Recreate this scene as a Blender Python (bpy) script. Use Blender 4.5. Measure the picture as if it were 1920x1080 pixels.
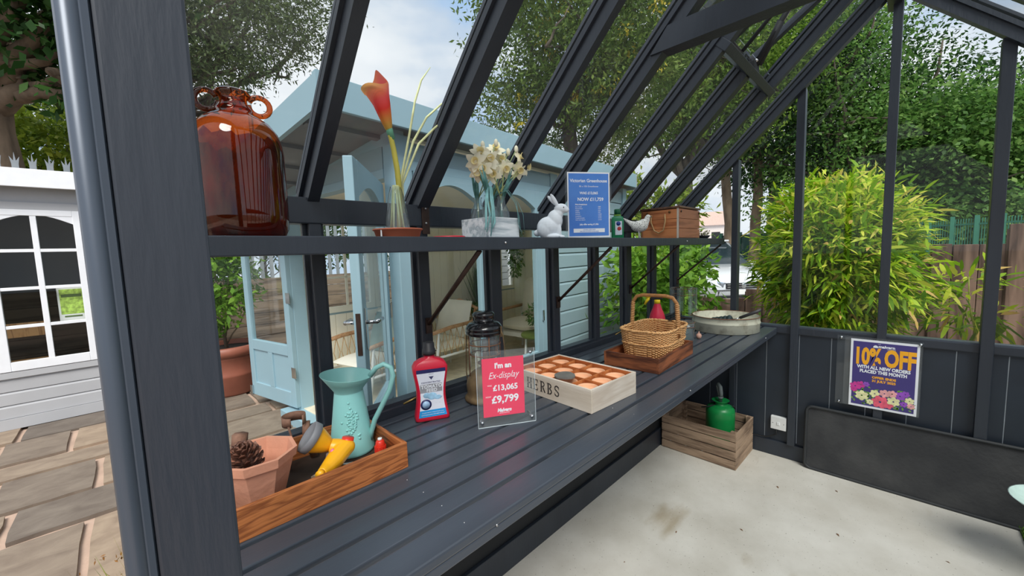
import bpy, bmesh, math, random
import numpy as np
from mathutils import Vector, Matrix
PI = math.pi
rng = np.random.default_rng(7); random.seed(7)
scn = bpy.context.scene
for o in list(bpy.data.objects): bpy.data.objects.remove(o)
COL = scn.collection

# ------------------------------------------------------------ camera
CAM = Vector((0, 0, 1.5))
ROT = ((0.7067774, -0.70666626, -0.03299261), (-0.08694955, -0.0404908, -0.99538951), (0.70207228, 0.7063875, -0.09006229))
cd = bpy.data.cameras.new('camera'); cam = bpy.data.objects.new('camera', cd); COL.objects.link(cam)
cd.sensor_width = 36; cd.lens = 737.03 / 1920 * 36; cd.clip_start = .02; cd.clip_end = 300
m = Matrix.Identity(4)
for i in range(3):
    m[i][0] = ROT[0][i]; m[i][1] = -ROT[1][i]; m[i][2] = -ROT[2][i]; m[i][3] = CAM[i]
cam.matrix_world = m
scn.camera = cam

# ------------------------------------------------------------ view, world, sun
scn.view_settings.view_transform = 'Standard'; scn.view_settings.look = 'None'
scn.view_settings.exposure = 0.38; scn.view_settings.gamma = 1
scn.cycles.transparent_max_bounces = 24
scn.cycles.max_bounces = 10; scn.cycles.diffuse_bounces = 6

def lin(r, g, b):
    f = lambda c: (c / 255) / 12.92 if c <= 10 else (((c / 255) + .055) / 1.055) ** 2.4
    return (f(r), f(g), f(b), 1)

W = bpy.data.worlds.new('world'); scn.world = W; W.use_nodes = True
nt = W.node_tree; nt.nodes.clear()
N = nt.nodes.new; Lk = nt.links.new
out = N('ShaderNodeOutputWorld'); bg = N('ShaderNodeBackground')
tc = N('ShaderNodeTexCoord'); mp = N('ShaderNodeMapping'); mp.inputs['Scale'].default_value = (1.0, 1.0, 2.4)
mp.inputs['Location'].default_value = (3.1, 1.7, .4)
no = N('ShaderNodeTexNoise'); no.inputs['Scale'].default_value = 1.9; no.inputs['Detail'].default_value = 7; no.inputs['Roughness'].default_value = .52
cr = N('ShaderNodeValToRGB')
e = cr.color_ramp.elements
e[0].position = .34; e[0].color = (.34, .50, .74, 1)
e[1].position = .60; e[1].color = (.80, .81, .84, 1)
a = e.new(.42); a.color = (.50, .58, .70, 1)
b_ = e.new(.50); b_.color = (.70, .73, .78, 1)
Lk(tc.outputs['Generated'], mp.inputs['Vector']); Lk(mp.outputs['Vector'], no.inputs['Vector'])
Lk(no.outputs['Fac'], cr.inputs['Fac']); Lk(cr.outputs['Color'], bg.inputs['Color'])
bg.inputs['Strength'].default_value = 1.0
Lk(bg.outputs[0], out.inputs[0])

sd = bpy.data.lights.new('sun', 'SUN'); sun = bpy.data.objects.new('sun', sd); COL.objects.link(sun)
sd.energy = 3.0; sd.angle = math.radians(28); sd.color = (1.0, .97, .92)
sun.rotation_euler = Vector((-.45, -.55, .9)).to_track_quat('Z', 'Y').to_euler()
sun.location = (-5, -6, 12)

# ------------------------------------------------------------ materials
MATS = {}
def newmat(name):
    mt = bpy.data.materials.new(name); mt.use_nodes = True
    nt = mt.node_tree; nt.nodes.clear()
    o = nt.nodes.new('ShaderNodeOutputMaterial')
    MATS[name] = mt
    return mt, nt, o
def pm(name, col, rough=.5, metal=0, var=.12, scale=12, bump=0.0, bscale=None, stretch=(1, 1, 1), col2=None, coat=0, spec=.5, lo=.35, hi=.65, trans=0, detail=5):
    """principled material with a noise driven tone and bump"""
    mt, nt, o = newmat(name); N = nt.nodes.new; L = nt.links.new
    p = N('ShaderNodeBsdfPrincipled'); L(p.outputs[0], o.inputs[0])
    c = lin(*col)
    if col2 is None:
        c1 = tuple(min(1, x * (1 - var)) for x in c[:3]) + (1,); c2 = tuple(min(1, x * (1 + var)) for x in c[:3]) + (1,)
    else: c1 = c; c2 = lin(*col2)
    tc = N('ShaderNodeTexCoord'); mp = N('ShaderNodeMapping'); mp.inputs['Scale'].default_value = stretch
    L(tc.outputs['Object'], mp.inputs[0])
    n = N('ShaderNodeTexNoise'); n.inputs['Scale'].default_value = scale; n.inputs['Detail'].default_value = detail
    L(mp.outputs[0], n.inputs[0])
    r = N('ShaderNodeValToRGB'); r.color_ramp.elements[0].position = lo; r.color_ramp.elements[1].position = hi
    r.color_ramp.elements[0].color = c1; r.color_ramp.elements[1].color = c2
    L(n.outputs['Fac'], r.inputs[0]); L(r.outputs[0], p.inputs['Base Color'])
    p.inputs['Roughness'].default_value = rough; p.inputs['Metallic'].default_value = metal
    p.inputs['Specular IOR Level'].default_value = spec
    p.inputs['Coat Weight'].default_value = coat
    if trans: p.inputs['Transmission Weight'].default_value = trans
    if bump:
        n2 = N('ShaderNodeTexNoise'); n2.inputs['Scale'].default_value = bscale or scale * 3; n2.inputs['Detail'].default_value = 4
        L(mp.outputs[0], n2.inputs[0])
        bp = N('ShaderNodeBump'); bp.inputs['Strength'].default_value = bump; bp.inputs['Distance'].default_value = .01
        L(n2.outputs['Fac'], bp.inputs['Height']); L(bp.outputs[0], p.inputs['Normal'])
    return mt
def wood(name, dark, light, axis='X', scale=5, rough=.45, bands=9, coat=0):
    mt, nt, o = newmat(name); N = nt.nodes.new; L = nt.links.new
    p = N('ShaderNodeBsdfPrincipled'); L(p.outputs[0], o.inputs[0])
    tc = N('ShaderNodeTexCoord'); mp = N('ShaderNodeMapping')
    s = {'X': (.12, 1, 1), 'Y': (1, .12, 1), 'Z': (1, 1, .12)}[axis]
    mp.inputs['Scale'].default_value = s; L(tc.outputs['Object'], mp.inputs[0])
    n = N('ShaderNodeTexNoise'); n.inputs['Scale'].default_value = scale * 4; n.inputs['Detail'].default_value = 3; L(mp.outputs[0], n.inputs[0])
    w = N('ShaderNodeMath'); w.operation = 'MULTIPLY'; w.inputs[1].default_value = bands; L(n.outputs['Fac'], w.inputs[0])
    w2 = N('ShaderNodeMath'); w2.operation = 'PINGPONG'; w2.inputs[1].default_value = 1; L(w.outputs[0], w2.inputs[0])
    n2 = N('ShaderNodeTexNoise'); n2.inputs['Scale'].default_value = scale * 30; L(mp.outputs[0], n2.inputs[0])
    mx = N('ShaderNodeMath'); mx.operation = 'MULTIPLY_ADD'; mx.inputs[1].default_value = .5; L(n2.outputs['Fac'], mx.inputs[0]); L(w2.outputs[0], mx.inputs[2])
    r = N('ShaderNodeValToRGB'); r.color_ramp.elements[0].position = .25; r.color_ramp.elements[1].position = 1.0
    r.color_ramp.elements[0].color = lin(*dark); r.color_ramp.elements[1].color = lin(*light)
    L(mx.outputs[0], r.inputs[0]); L(r.outputs[0], p.inputs['Base Color'])
    p.inputs['Roughness'].default_value = rough; p.inputs['Coat Weight'].default_value = coat
    bp = N('ShaderNodeBump'); bp.inputs['Strength'].default_value = .15; bp.inputs['Distance'].default_value = .004
    L(mx.outputs[0], bp.inputs['Height']); L(bp.outputs[0], p.inputs['Normal'])
    return mt
def glassmat(name, tint=(1, 1, 1), refl=1.0, rough=0.0, haze=0.0):
    """thin clear sheet: see through plus a Fresnel reflection"""
    mt, nt, o = newmat(name); N = nt.nodes.new; L = nt.links.new
    t = N('ShaderNodeBsdfTransparent'); t.inputs[0].default_value = (*tint, 1)
    g = N('ShaderNodeBsdfGlossy'); g.inputs['Roughness'].default_value = rough
    f = N('ShaderNodeLayerWeight'); f.inputs['Blend'].default_value = .5
    pw = N('ShaderNodeMath'); pw.operation = 'POWER'; pw.inputs[1].default_value = 5; L(f.outputs['Facing'], pw.inputs[0])
    k = N('ShaderNodeMath'); k.operation = 'MULTIPLY_ADD'; k.inputs[1].default_value = .8 * refl; k.inputs[2].default_value = .014 * refl; L(pw.outputs[0], k.inputs[0])
    mx = N('ShaderNodeMixShader'); L(k.outputs[0], mx.inputs[0])
    if haze:
        df = N('ShaderNodeBsdfDiffuse'); df.inputs[0].default_value = (.8, .84, .86, 1)
        m2 = N('ShaderNodeMixShader'); m2.inputs[0].default_value = haze
        L(t.outputs[0], m2.inputs[1]); L(df.outputs[0], m2.inputs[2]); L(m2.outputs[0], mx.inputs[1])
    else: L(t.outputs[0], mx.inputs[1])
    L(g.outputs[0], mx.inputs[2]); L(mx.outputs[0], o.inputs[0])
    return mt
def leafmat(name, cols, trans=.35, rough=.5):
    """leaf colour picked per leaf from a random attribute stored on the mesh"""
    mt, nt, o = newmat(name); N = nt.nodes.new; L = nt.links.new
    at = N('ShaderNodeAttribute'); at.attribute_name = 'rnd'
    r = N('ShaderNodeValToRGB'); r.color_ramp.interpolation = 'LINEAR'
    els = r.color_ramp.elements
    while len(els) < len(cols): els.new(.5)
    for i, c in enumerate(cols):
        els[i].position = i / (len(cols) - 1); els[i].color = lin(*c)
    L(at.outputs['Fac'], r.inputs[0])
    p = N('ShaderNodeBsdfPrincipled'); p.inputs['Roughness'].default_value = rough; p.inputs['Specular IOR Level'].default_value = .25
    L(r.outputs[0], p.inputs['Base Color'])
    t = N('ShaderNodeBsdfTranslucent'); L(r.outputs[0], t.inputs[0])
    mx = N('ShaderNodeMixShader'); mx.inputs[0].default_value = trans
    L(p.outputs[0], mx.inputs[1]); L(t.outputs[0], mx.inputs[2]); L(mx.outputs[0], o.inputs[0])
    return mt

frame_m = pm('anthracite_paint', (44, 50, 59), .42, var=.1, scale=9, bump=.12, bscale=90, stretch=(1, 1, .15))
bench_m = pm('anthracite_bench_paint', (64, 70, 79), .30, var=.12, scale=7, bump=.08, bscale=60, stretch=(.15, 1, 1))
dado_m = pm('anthracite_board', (36, 44, 54), .5, var=.1, scale=6, bump=.05)
dark_m = pm('dark_void_paint', (26, 29, 33), .7)
sheen_m = pm('grey_weather_bar', (78, 87, 99), .35, metal=.25, var=.15, scale=6, stretch=(1, 1, .1))
glass_m = glassmat('clear_glass', (.97, .985, .98))
glass_roof = glassmat('roof_glass', (.95, .97, .97), haze=.03)
gap_light_m = pm('gap_light_paint', (165, 172, 178), .6)
brown_m = pm('brown_metal', (62, 44, 36), .5, metal=.3, var=.25, scale=40)
screw_m = pm('screw_metal', (190, 190, 190), .3, metal=1)
white_m = pm('white_plastic', (232, 232, 230), .4, var=.02)
chrome_m = pm('chrome', (200, 203, 205), .18, metal=1, var=.03)
acryl_m = glassmat('clear_acrylic', (.97, .98, .98), refl=1.0, haze=.03)
acryl_edge = pm('acrylic_edge', (205, 215, 218), .2, var=.03)

# ------------------------------------------------------------ mesh builder
class MB:
    def __init__(s): s.v = []; s.f = []; s.sm = []
    def add(s, vs, fs, smooth=False, M=None):
        o = len(s.v)
        s.v += [tuple(M @ Vector(p)) for p in vs] if M is not None else [tuple(p) for p in vs]
        s.f += [tuple(o + i for i in f) for f in fs]; s.sm += [smooth] * len(fs)
        return s
    def box(s, x0, x1, y0, y1, z0, z1, M=None):
        vs = [(x, y, z) for x in (x0, x1) for y in (y0, y1) for z in (z0, z1)]
        return s.add(vs, [(0, 1, 3, 2), (4, 6, 7, 5), (0, 4, 5, 1), (2, 3, 7, 6), (0, 2, 6, 4), (1, 5, 7, 3)], False, M)
    def bbox(s, x0, x1, y0, y1, z0, z1, r=.004, M=None):
        """box with chamfered vertical and horizontal edges"""
        bm = bmesh.new(); bmesh.ops.create_cube(bm, size=1)
        bmesh.ops.scale(bm, vec=(x1 - x0, y1 - y0, z1 - z0), verts=bm.verts)
        bmesh.ops.bevel(bm, geom=bm.edges[:], offset=r, segments=2, affect='EDGES', profile=.6)
        bmesh.ops.translate(bm, vec=((x0 + x1) / 2, (y0 + y1) / 2, (z0 + z1) / 2), verts=bm.verts)
        bm.verts.index_update()
        s.add([v.co.copy() for v in bm.verts], [[v.index for v in f.verts] for f in bm.faces], False, M); bm.free()
        return s
    def tube(s, pts, r, n=8, closed=False, caps=True, flat=None, M=None):
        pts = [Vector(p) for p in pts]; k = len(pts)
        rr = r if isinstance(r, (list, tuple)) else [r] * k
        T = []
        for i in range(k):
            a = pts[(i - 1) % k] if (closed or i) else pts[0]
            b = pts[(i + 1) % k] if (closed or i < k - 1) else pts[-1]
            t = (b - a); T.append(t.normalized() if t.length > 1e-9 else Vector((0, 0, 1)))
        up = Vector((0, 0, 1)) if abs(T[0].z) < .9 else Vector((1, 0, 0))
        if flat is not None: up = Vector(flat[2]) if len(flat) > 2 else up
        nrm = (up - T[0] * up.dot(T[0])).normalized()
        vs = []
        for i in range(k):
            if i:
                nrm = (nrm - T[i] * nrm.dot(T[i]))
                nrm = nrm.normalized() if nrm.length > 1e-6 else T[i].orthogonal().normalized()
            bn = T[i].cross(nrm)
            fa, fb = (flat[0], flat[1]) if flat is not None else (1, 1)
            for j in range(n):
                a = 2 * PI * (j + (.5 if n == 4 else 0)) / n
                vs.append(pts[i] + nrm * math.cos(a) * rr[i] * fa + bn * math.sin(a) * rr[i] * fb)
        fs = []
        for i in range(k if closed else k - 1):
            for j in range(n):
                a, b = i * n + j, i * n + (j + 1) % n; c, d = ((i + 1) % k) * n + (j + 1) % n, ((i + 1) % k) * n + j
                fs.append((a, b, c, d))
        if not closed and caps: fs += [tuple(range(n))[::-1], tuple((k - 1) * n + j for j in range(n))]
        return s.add(vs, fs, n > 4, M)
    def lathe(s, prof, n=32, M=None, capb=True, capt=True, smooth=True):
        vs = []; fs = []
        for r, z in prof:
            for j in range(n): a = 2 * PI * j / n; vs.append((r * math.cos(a), r * math.sin(a), z))
        k = len(prof)
        for i in range(k - 1):
            for j in range(n): fs.append((i * n + j, i * n + (j + 1) % n, (i + 1) * n + (j + 1) % n, (i + 1) * n + j))
        if capb: fs.append(tuple(range(n))[::-1])
        if capt: fs.append(tuple((k - 1) * n + j for j in range(n)))
        return s.add(vs, fs, smooth, M)
    def prism(s, poly, d0, d1, plane='XZ', M=None, smooth=False):
        """extrude a polygon (list of 2D) along the third axis from d0 to d1"""
        n = len(poly)
        def P(p, d): return {'XZ': (p[0], d, p[1]), 'YZ': (d, p[0], p[1]), 'XY': (p[0], p[1], d)}[plane]
        vs = [P(p, d0) for p in poly] + [P(p, d1) for p in poly]
        fs = [tuple(range(n)), tuple(range(2 * n - 1, n - 1, -1))]
        s.add(vs, fs, False, M)
        o = len(s.v) - 2 * n
        for i in range(n): s.f.append((o + i, o + (i + 1) % n, o + n + (i + 1) % n, o + n + i)); s.sm.append(smooth)
        return s
    def sphere(s, c, r, n=14, M=None):
        prof = [(math.sin(PI * i / n), -math.cos(PI * i / n)) for i in range(n + 1)]
        r = r if isinstance(r, (tuple, list)) else (r, r, r)
        vs = []; fs = []; k = n + 6
        for p, q in prof:
            p = max(p, 1e-3)
            for j in range(k): a = 2 * PI * j / k; vs.append((c[0] + r[0] * p * math.cos(a), c[1] + r[1] * p * math.sin(a), c[2] + r[2] * q))
        for i in range(n):
            for j in range(k): fs.append((i * k + j, i * k + (j + 1) % k, (i + 1) * k + (j + 1) % k, (i + 1) * k + j))
        return s.add(vs, fs, True, M)
    def mesh(s, name, mat):
        me = bpy.data.meshes.new(name); me.from_pydata([tuple(v) for v in s.v], [], s.f)
        me.polygons.foreach_set('use_smooth', s.sm)
        if mat: me.materials.append(mat)
        bm = bmesh.new(); bm.from_mesh(me); bmesh.ops.recalc_face_normals(bm, faces=bm.faces); bm.to_mesh(me); bm.free()
        me.update(); return me
    def build(s, name, mat, parent=None, label=None):
        o = bpy.data.objects.new(name, s.mesh(name, mat)); COL.objects.link(o)
        if parent is not None: o.parent = parent
        if label: o['label'] = label
        return o
def struct(name, mb, mat, parent=None):
    o = mb.build(name, mat, parent)
    if parent is None: o['kind'] = 'structure'
    return o
def thing(name, label, cat, loc=(0, 0, 0), rz=0, group=None):
    o = bpy.data.objects.new(name, None); COL.objects.link(o); o.empty_display_size = .05
    o.location = loc; o.rotation_euler = (0, 0, rz); o['label'] = label; o['category'] = cat
    if group: o['group'] = group
    return o
def tag(o, label, cat, group=None, kind=None):
    o['label'] = label; o['category'] = cat
    if group: o['group'] = group
    if kind: o['kind'] = kind
    return o
def kids(o): return [c for c in bpy.data.objects if c.parent == o]
def dup(root, loc=None, rz=None, label=None):
    """copy of a thing with its parts and sub-parts"""
    def rec(o, p):
        c = o.copy(); COL.objects.link(c); c.parent = p
        for k in KIDS.get(o.name, []): rec(k, c)
        return c
    KIDS = {}
    for x in bpy.data.objects:
        if x.parent: KIDS.setdefault(x.parent.name, []).append(x)
    r = rec(root, None)
    if loc is not None: r.location = loc
    if rz is not None: r.rotation_euler = (0, 0, rz)
    if label: r['label'] = label
    return r
def text(name, s, size, mat, parent, M, bold=0, shear=0, sx=1, depth=.0003, align='CENTER', label=None, space=1):
    """raised print: lettering turned into a mesh, M places its local XY plane"""
    cu = bpy.data.curves.new('t', 'FONT'); cu.body = s; cu.size = size; cu.offset = bold; cu.shear = shear
    cu.extrude = depth; cu.align_x = align; cu.space_character = space; cu.resolution_u = 3
    o = bpy.data.objects.new('t', cu); COL.objects.link(o)
    me = bpy.data.meshes.new_from_object(o); bpy.data.objects.remove(o); bpy.data.curves.remove(cu)
    me.transform(M @ Matrix.Diagonal((sx, 1, 1, 1))); me.materials.clear(); me.materials.append(mat)
    ob = bpy.data.objects.new(name, me); COL.objects.link(ob); ob.parent = parent
    if label: ob['label'] = label
    return ob
def join(obs):
    """merge printed lines of one colour into a single mesh"""
    bm = bmesh.new(); a = obs[0]
    for o in obs: bm.from_mesh(o.data)
    bm.to_mesh(a.data); bm.free()
    for o in obs[1:]: bpy.data.objects.remove(o)
    return a
def ray(u, v):
    q = ((u - 960) / 737.03, (v - 540) / 737.03, 1)
    return Vector([sum(ROT[k][i] * q[k] for k in range(3)) for i in range(3)])
def at(u, v, dist):
    """world point on the sight line of a photo pixel at a horizontal distance"""
    w = ray(u, v); return CAM + w * (dist / math.hypot(w.x, w.y))
def on(ax, val, u, v):
    w = ray(u, v); i = 'XYZ'.index(ax); return CAM + w * ((val - CAM[i]) / w[i])
T3 = Matrix.Translation
def RX(a): return Matrix.Rotation(a, 4, 'X')
def RY(a): return Matrix.Rotation(a, 4, 'Y')
def RZ(a): return Matrix.Rotation(a, 4, 'Z')

# ------------------------------------------------------------ foliage
def leafmesh(name, P, D, Nn, size, width, mat, parent, rnd=None, fold=.0, seg=1):
    """P base points, D leaf directions, Nn face normals; every leaf a pointed blade of 4 (or 6) corners"""
    n = len(P); size = np.asarray(size).reshape(-1, 1) * np.ones((n, 1)); S = np.cross(D, Nn); S /= np.linalg.norm(S, axis=1, keepdims=True) + 1e-9
    Nn = np.cross(S, D)
    Wd = S * size * width / 2; Lg = D * size
    sag = -Nn * size * fold
    if seg == 1:
        V = np.stack([P, P + Lg * .45 + Wd + sag, P + Lg, P + Lg * .45 - Wd + sag], 1).reshape(-1, 3)
        k = 4; nf = n; F = np.arange(4 * n).reshape(n, 4)
    else:
        drop = np.array([0, 0, -1.]) * size * .16
        V = np.stack([P, P + Lg * .3 + Wd, P + Lg * .7 + Wd * .8 + drop * .4, P + Lg + drop, P + Lg * .7 - Wd * .8 + drop * .4, P + Lg * .3 - Wd], 1).reshape(-1, 3)
        b = (np.arange(n) * 6).reshape(-1, 1); F = np.stack([b + [0, 1, 4 + 0, 5], b + [1, 2, 3, 4]], 1).reshape(-1, 4); nf = 2 * n
    me = bpy.data.meshes.new(name)
    me.vertices.add(len(V)); me.vertices.foreach_set('co', V.astype('f').ravel())
    me.loops.add(nf * 4); me.loops.foreach_set('vertex_index', F.astype('i').ravel())
    me.polygons.add(nf); me.polygons.foreach_set('loop_start', (np.arange(nf) * 4).astype('i'))
    if rnd is None: rnd = rng.random(n)
    at_ = me.attributes.new('rnd', 'FLOAT', 'FACE'); at_.data.foreach_set('value', np.repeat(rnd, nf // n).astype('f'))
    me.materials.append(mat); me.update(calc_edges=True)
    o = bpy.data.objects.new(name, me); COL.objects.link(o); o.parent = parent
    return o
def unit(a): return a / (np.linalg.norm(a, axis=1, keepdims=True) + 1e-9)
def cloud(blobs, n, clump=.35, per=40, hollow=.55):
    """points in leafy clumps spread over ellipsoid blobs [(c, r3)], with the outward direction"""
    vol = np.array([np.prod(r) ** (2 / 3) for c, r in blobs]); pr = vol / vol.sum()
    P = []; O = []
    for (c, r), p in zip(blobs, pr):
        m_ = max(2, int(n * p / per)); d = unit(rng.normal(size=(m_, 3)))
        rad = hollow + (1 - hollow) * rng.random((m_, 1)) ** .6
        cc = np.array(c) + d * rad * np.array(r)
        k = per; q = np.repeat(cc, k, 0) + rng.normal(size=(m_ * k, 3)) * clump * np.array([1, 1, .6])
        P.append(q); O.append(unit(q - np.array(c)))
    return np.concatenate(P), np.concatenate(O)
def foliage(name, parent, blobs, n, size, width, mat, clump=.35, per=40, droop=.3, hollow=.5, fold=.05, seg=1, bright=None):
    P, O = cloud(blobs, n, clump, per, hollow); k = len(P)
    D = unit(O * .6 + rng.normal(size=(k, 3)) * .8 + np.array([0, 0, -droop]))
    Nn = unit(O * .5 + np.array([0, 0, .7]) + rng.normal(size=(k, 3)) * .5)
    sz = size * (.6 + .8 * rng.random(k))
    # neighbouring leaves share a tone
    tone = np.repeat(rng.random(k // per + 1), per)[:k]; rnd = np.clip(.55 * tone + .45 * rng.random(k), 0, 1)
    return leafmesh(name, P, D, Nn, sz, width, mat, parent, rnd, fold, seg)
def limbs(name, parent, paths, mat, n=8):
    mb = MB()
    for pts, r0, r1 in paths:
        k = len(pts); mb.tube(pts, [r0 + (r1 - r0) * i / (k - 1) for i in range(k)], n)
    return mb.build(name, mat, parent)
def wig(a, b, k=6, j=.1):
    a = Vector(a); b = Vector(b); L = (b - a).length
    return [a + (b - a) * (i / (k - 1)) + (Vector((random.uniform(-1, 1), random.uniform(-1, 1), random.uniform(-.4, .4))) * j * L if 0 < i < k - 1 else Vector((0, 0, 0))) for i in range(k)]
def tree(label, base, blobs, trunk_r, n, size, width, mat, bark, cat='tree', group=None, clump=.4, per=40, nb=10, top=None, droop=.3, hollow=.5, twigs=True, fork=None):
    """trunk with branches into each crown blob; coordinates local to the base"""
    t = thing('tree', label, cat, base, 0, group)
    b = Vector(base); bl = [(tuple(Vector(c) - b), r) for c, r in blobs]
    zt = min(c[2] for c, r in bl) if top is None else top - b.z
    zt = max(zt, 1.0)
    tp = Vector((random.uniform(-.1, .1) * zt * .3, random.uniform(-.1, .1) * zt * .3, zt))
    if fork is not None: tp = Vector(fork) - b
    paths = [(wig((0, 0, -.1), tp, 7, .015), trunk_r, trunk_r * .72)]
    for i in range(nb):
        c, r = bl[i % len(bl)]
        e = Vector(c) + Vector([random.uniform(-.7, .7) * r[0], random.uniform(-.7, .7) * r[1], random.uniform(-.5, .7) * r[2]])
        paths.append((wig(tp - Vector((0, 0, random.uniform(0, .15) * zt)), e, 6, .06), trunk_r * random.uniform(.3, .5), trunk_r * .08))
        for _ in range(3):
            q = paths[-1][0][random.randint(2, 4)]; f = q + Vector([random.uniform(-.6, .6) * r[0], random.uniform(-.6, .6) * r[1], random.uniform(-.3, .6) * r[2]])
            paths.append((wig(q, f, 5, .07), trunk_r * .14, trunk_r * .03))
    limbs('trunk', t, paths, bark)
    foliage('foliage', t, bl, n, size, width, mat, clump, per, droop, hollow)
    return t

# ============================================================ THE GREENHOUSE
XW = 3.20; YW = 1.30; ZB = .922; YR = .1035; ZR = 2.866
YE = 2 * YR - YW   # inner face of the opposite long wall
conc, nt_, o_ = newmat('concrete')
def _c():
    nt = nt_; N = nt.nodes.new; L = nt.links.new
    p = N('ShaderNodeBsdfPrincipled'); L(p.outputs[0], o_.inputs[0]); p.inputs['Roughness'].default_value = .8
    tc = N('ShaderNodeTexCoord')
    n1 = N('ShaderNodeTexNoise'); n1.inputs['Scale'].default_value = 2.2; n1.inputs['Detail'].default_value = 8; n1.inputs['Roughness'].default_value = .6
    r1 = N('ShaderNodeValToRGB'); r1.color_ramp.elements[0].position = .3; r1.color_ramp.elements[1].position = .7
    r1.color_ramp.elements[0].color = lin(186, 180, 168); r1.color_ramp.elements[1].color = lin(216, 212, 203)
    n2 = N('ShaderNodeTexNoise'); n2.inputs['Scale'].default_value = 90; n2.inputs['Detail'].default_value = 2
    r2 = N('ShaderNodeValToRGB'); r2.color_ramp.elements[0].position = .24; r2.color_ramp.elements[1].position = .32
    r2.color_ramp.elements[0].color = lin(120, 105, 90); r2.color_ramp.elements[1].color = (1, 1, 1, 1)
    mp = N('ShaderNodeMapping'); mp.inputs['Location'].default_value = (5.3, 2.1, 0); mp.inputs['Scale'].default_value = (1, 2.2, 1)
    n3 = N('ShaderNodeTexNoise'); n3.inputs['Scale'].default_value = 1.6; n3.inputs['Detail'].default_value = 6
    r3 = N('ShaderNodeValToRGB'); r3.color_ramp.elements[0].position = .62; r3.color_ramp.elements[1].position = .74
    r3.color_ramp.elements[0].color = (1, 1, 1, 1); r3.color_ramp.elements[1].color = lin(205, 192, 170)
    for n in (n1, n2): L(tc.outputs['Object'], n.inputs[0])
    L(tc.outputs['Object'], mp.inputs[0]); L(mp.outputs[0], n3.inputs[0])
    L(n1.outputs[0], r1.inputs[0]); L(n2.outputs[0], r2.inputs[0]); L(n3.outputs[0], r3.inputs[0])
    a = N('ShaderNodeMix'); a.data_type = 'RGBA'; a.blend_type = 'MULTIPLY'; a.inputs[0].default_value = .8
    L(r1.outputs[0], a.inputs[6]); L(r2.outputs[0], a.inputs[7])
    b = N('ShaderNodeMix'); b.data_type = 'RGBA'; b.blend_type = 'MULTIPLY'; b.inputs[0].default_value = .8
    L(a.outputs[2], b.inputs[6]); L(r3.outputs[0], b.inputs[7]); L(b.outputs[2], p.inputs['Base Color'])
    bp = N('ShaderNodeBump'); bp.inputs['Strength'].default_value = .12; bp.inputs['Distance'].default_value = .01
    L(n1.outputs[0], bp.inputs['Height']); L(bp.outputs[0], p.inputs['Normal'])
_c()
struct('floor', MB().box(-.02, XW + .06, YE - .06, YW + .06, -.12, 0), conc)

# window wall (left): low boarded wall, sill, glazing posts, wall plate
mb = MB().box(.0, XW + .07, YW, YW + .05, .0, .90).box(0, XW, YW - .012, YW, .12, .9)
struct('wall_left', mb, dark_m)
struct('baseboard_left', MB().bbox(.07, XW, YW - .03, YW - .012, 0, .135, .004), frame_m)
struct('trim_1', MB().bbox(.0, XW + .06, YW - .008, YW + .085, .9, .955, .006).box(.06, XW, YW, YW + .02, .955, .968), frame_m)      # sill
struct('trim_2', MB().bbox(.0, XW + .06, YW - .005, YW + .06, 1.608, 1.688, .004), frame_m)                                       # wall plate
tn = 3; wn = 1
posts = [(.422, .46), (.80, .846), (1.165, 1.225), (1.602, 1.648), (1.99, 2.032), (2.36, 2.426), (2.755, 2.80), (3.15, 3.21)]
for a, b in posts:
    struct('trim_%d' % tn, MB().bbox(a, b, YW - .002, YW + .055, .95, 1.612, .004).box(a - .012, b + .012, YW + .022, YW + .036, .955, 1.612), frame_m); tn += 1
xs = [.06] + [x for p in posts for x in p]
prev = .06
for a, b in posts:
    if a - prev > .05:
        struct('window_%d' % wn, MB().box(prev, a, YW + .026, YW + .030, .955, 1.61), glass_m); wn += 1
        # slim glazing frame
    prev = b
# rafters: underside runs z = 2.97 - y, glass on z = 3.07 - y
def rafter(x, w=.036, side=1, YR=YR):
    yy = lambda y: y if side > 0 else .207 - y
    mb = MB()
    poly = [(yy(YW + .05), 2.97 - YW - .05), (yy(YR), 2.97 - YR), (yy(YR), 3.06 - YR), (yy(YW + .05), 3.06 - YW - .05)]
    mb.prism(poly, x - w / 2, x + w / 2, 'YZ')
    poly = [(yy(YW + .06), 3.035 - YW - .06), (yy(YR), 3.035 - YR), (yy(YR), 3.062 - YR), (yy(YW + .06), 3.062 - YW - .06)]
    mb.prism(poly, x - w / 2 - .011, x + w / 2 + .011, 'YZ')
    poly = [(yy(YW + .07), 3.078 - YW - .07), (yy(YR), 3.078 - YR), (yy(YR), 3.095 - YR), (yy(YW + .07), 3.095 - YW - .07)]
    mb.prism(poly, x - w / 2 - .008, x + w / 2 + .008, 'YZ')
    return mb
RXS = [.062, .44, .83, 1.215, 1.60, 1.985, 2.37, 2.755, 3.165]
for i, x in enumerate(RXS):
    for sd_ in (1, -1):
        w = .05 if i in (0, 2, 4, 6, 8) else .034
        struct('trim_%d' % tn, rafter(x, w, sd_, .615 if (i == 6 and sd_ > 0) else YR), frame_m); tn += 1
for i in range(len(RXS) - 1):
    x0, x1 = RXS[i] + .012, RXS[i + 1] - .012
    for sd_ in (1, -1):
        yy = lambda y: y if sd_ > 0 else 2 * YR - y
        hi = .60 if (sd_ > 0 and i in (5, 6)) else YR      # the vent takes the upper part of two bays
        poly = [(yy(YW + .08), 3.066 - YW - .08), (yy(hi), 3.066 - hi), (yy(hi), 3.071 - hi), (yy(YW + .08), 3.071 - YW - .08)]
        struct('window_%d' % wn, MB().prism(poly, x0, x1, 'YZ'), glass_roof); wn += 1
struct('trim_%d' % tn, MB().bbox(0, XW + .06, YR - .03, YR + .03, 2.80, 3.02, .006), frame_m); tn += 1       # ridge board
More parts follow.
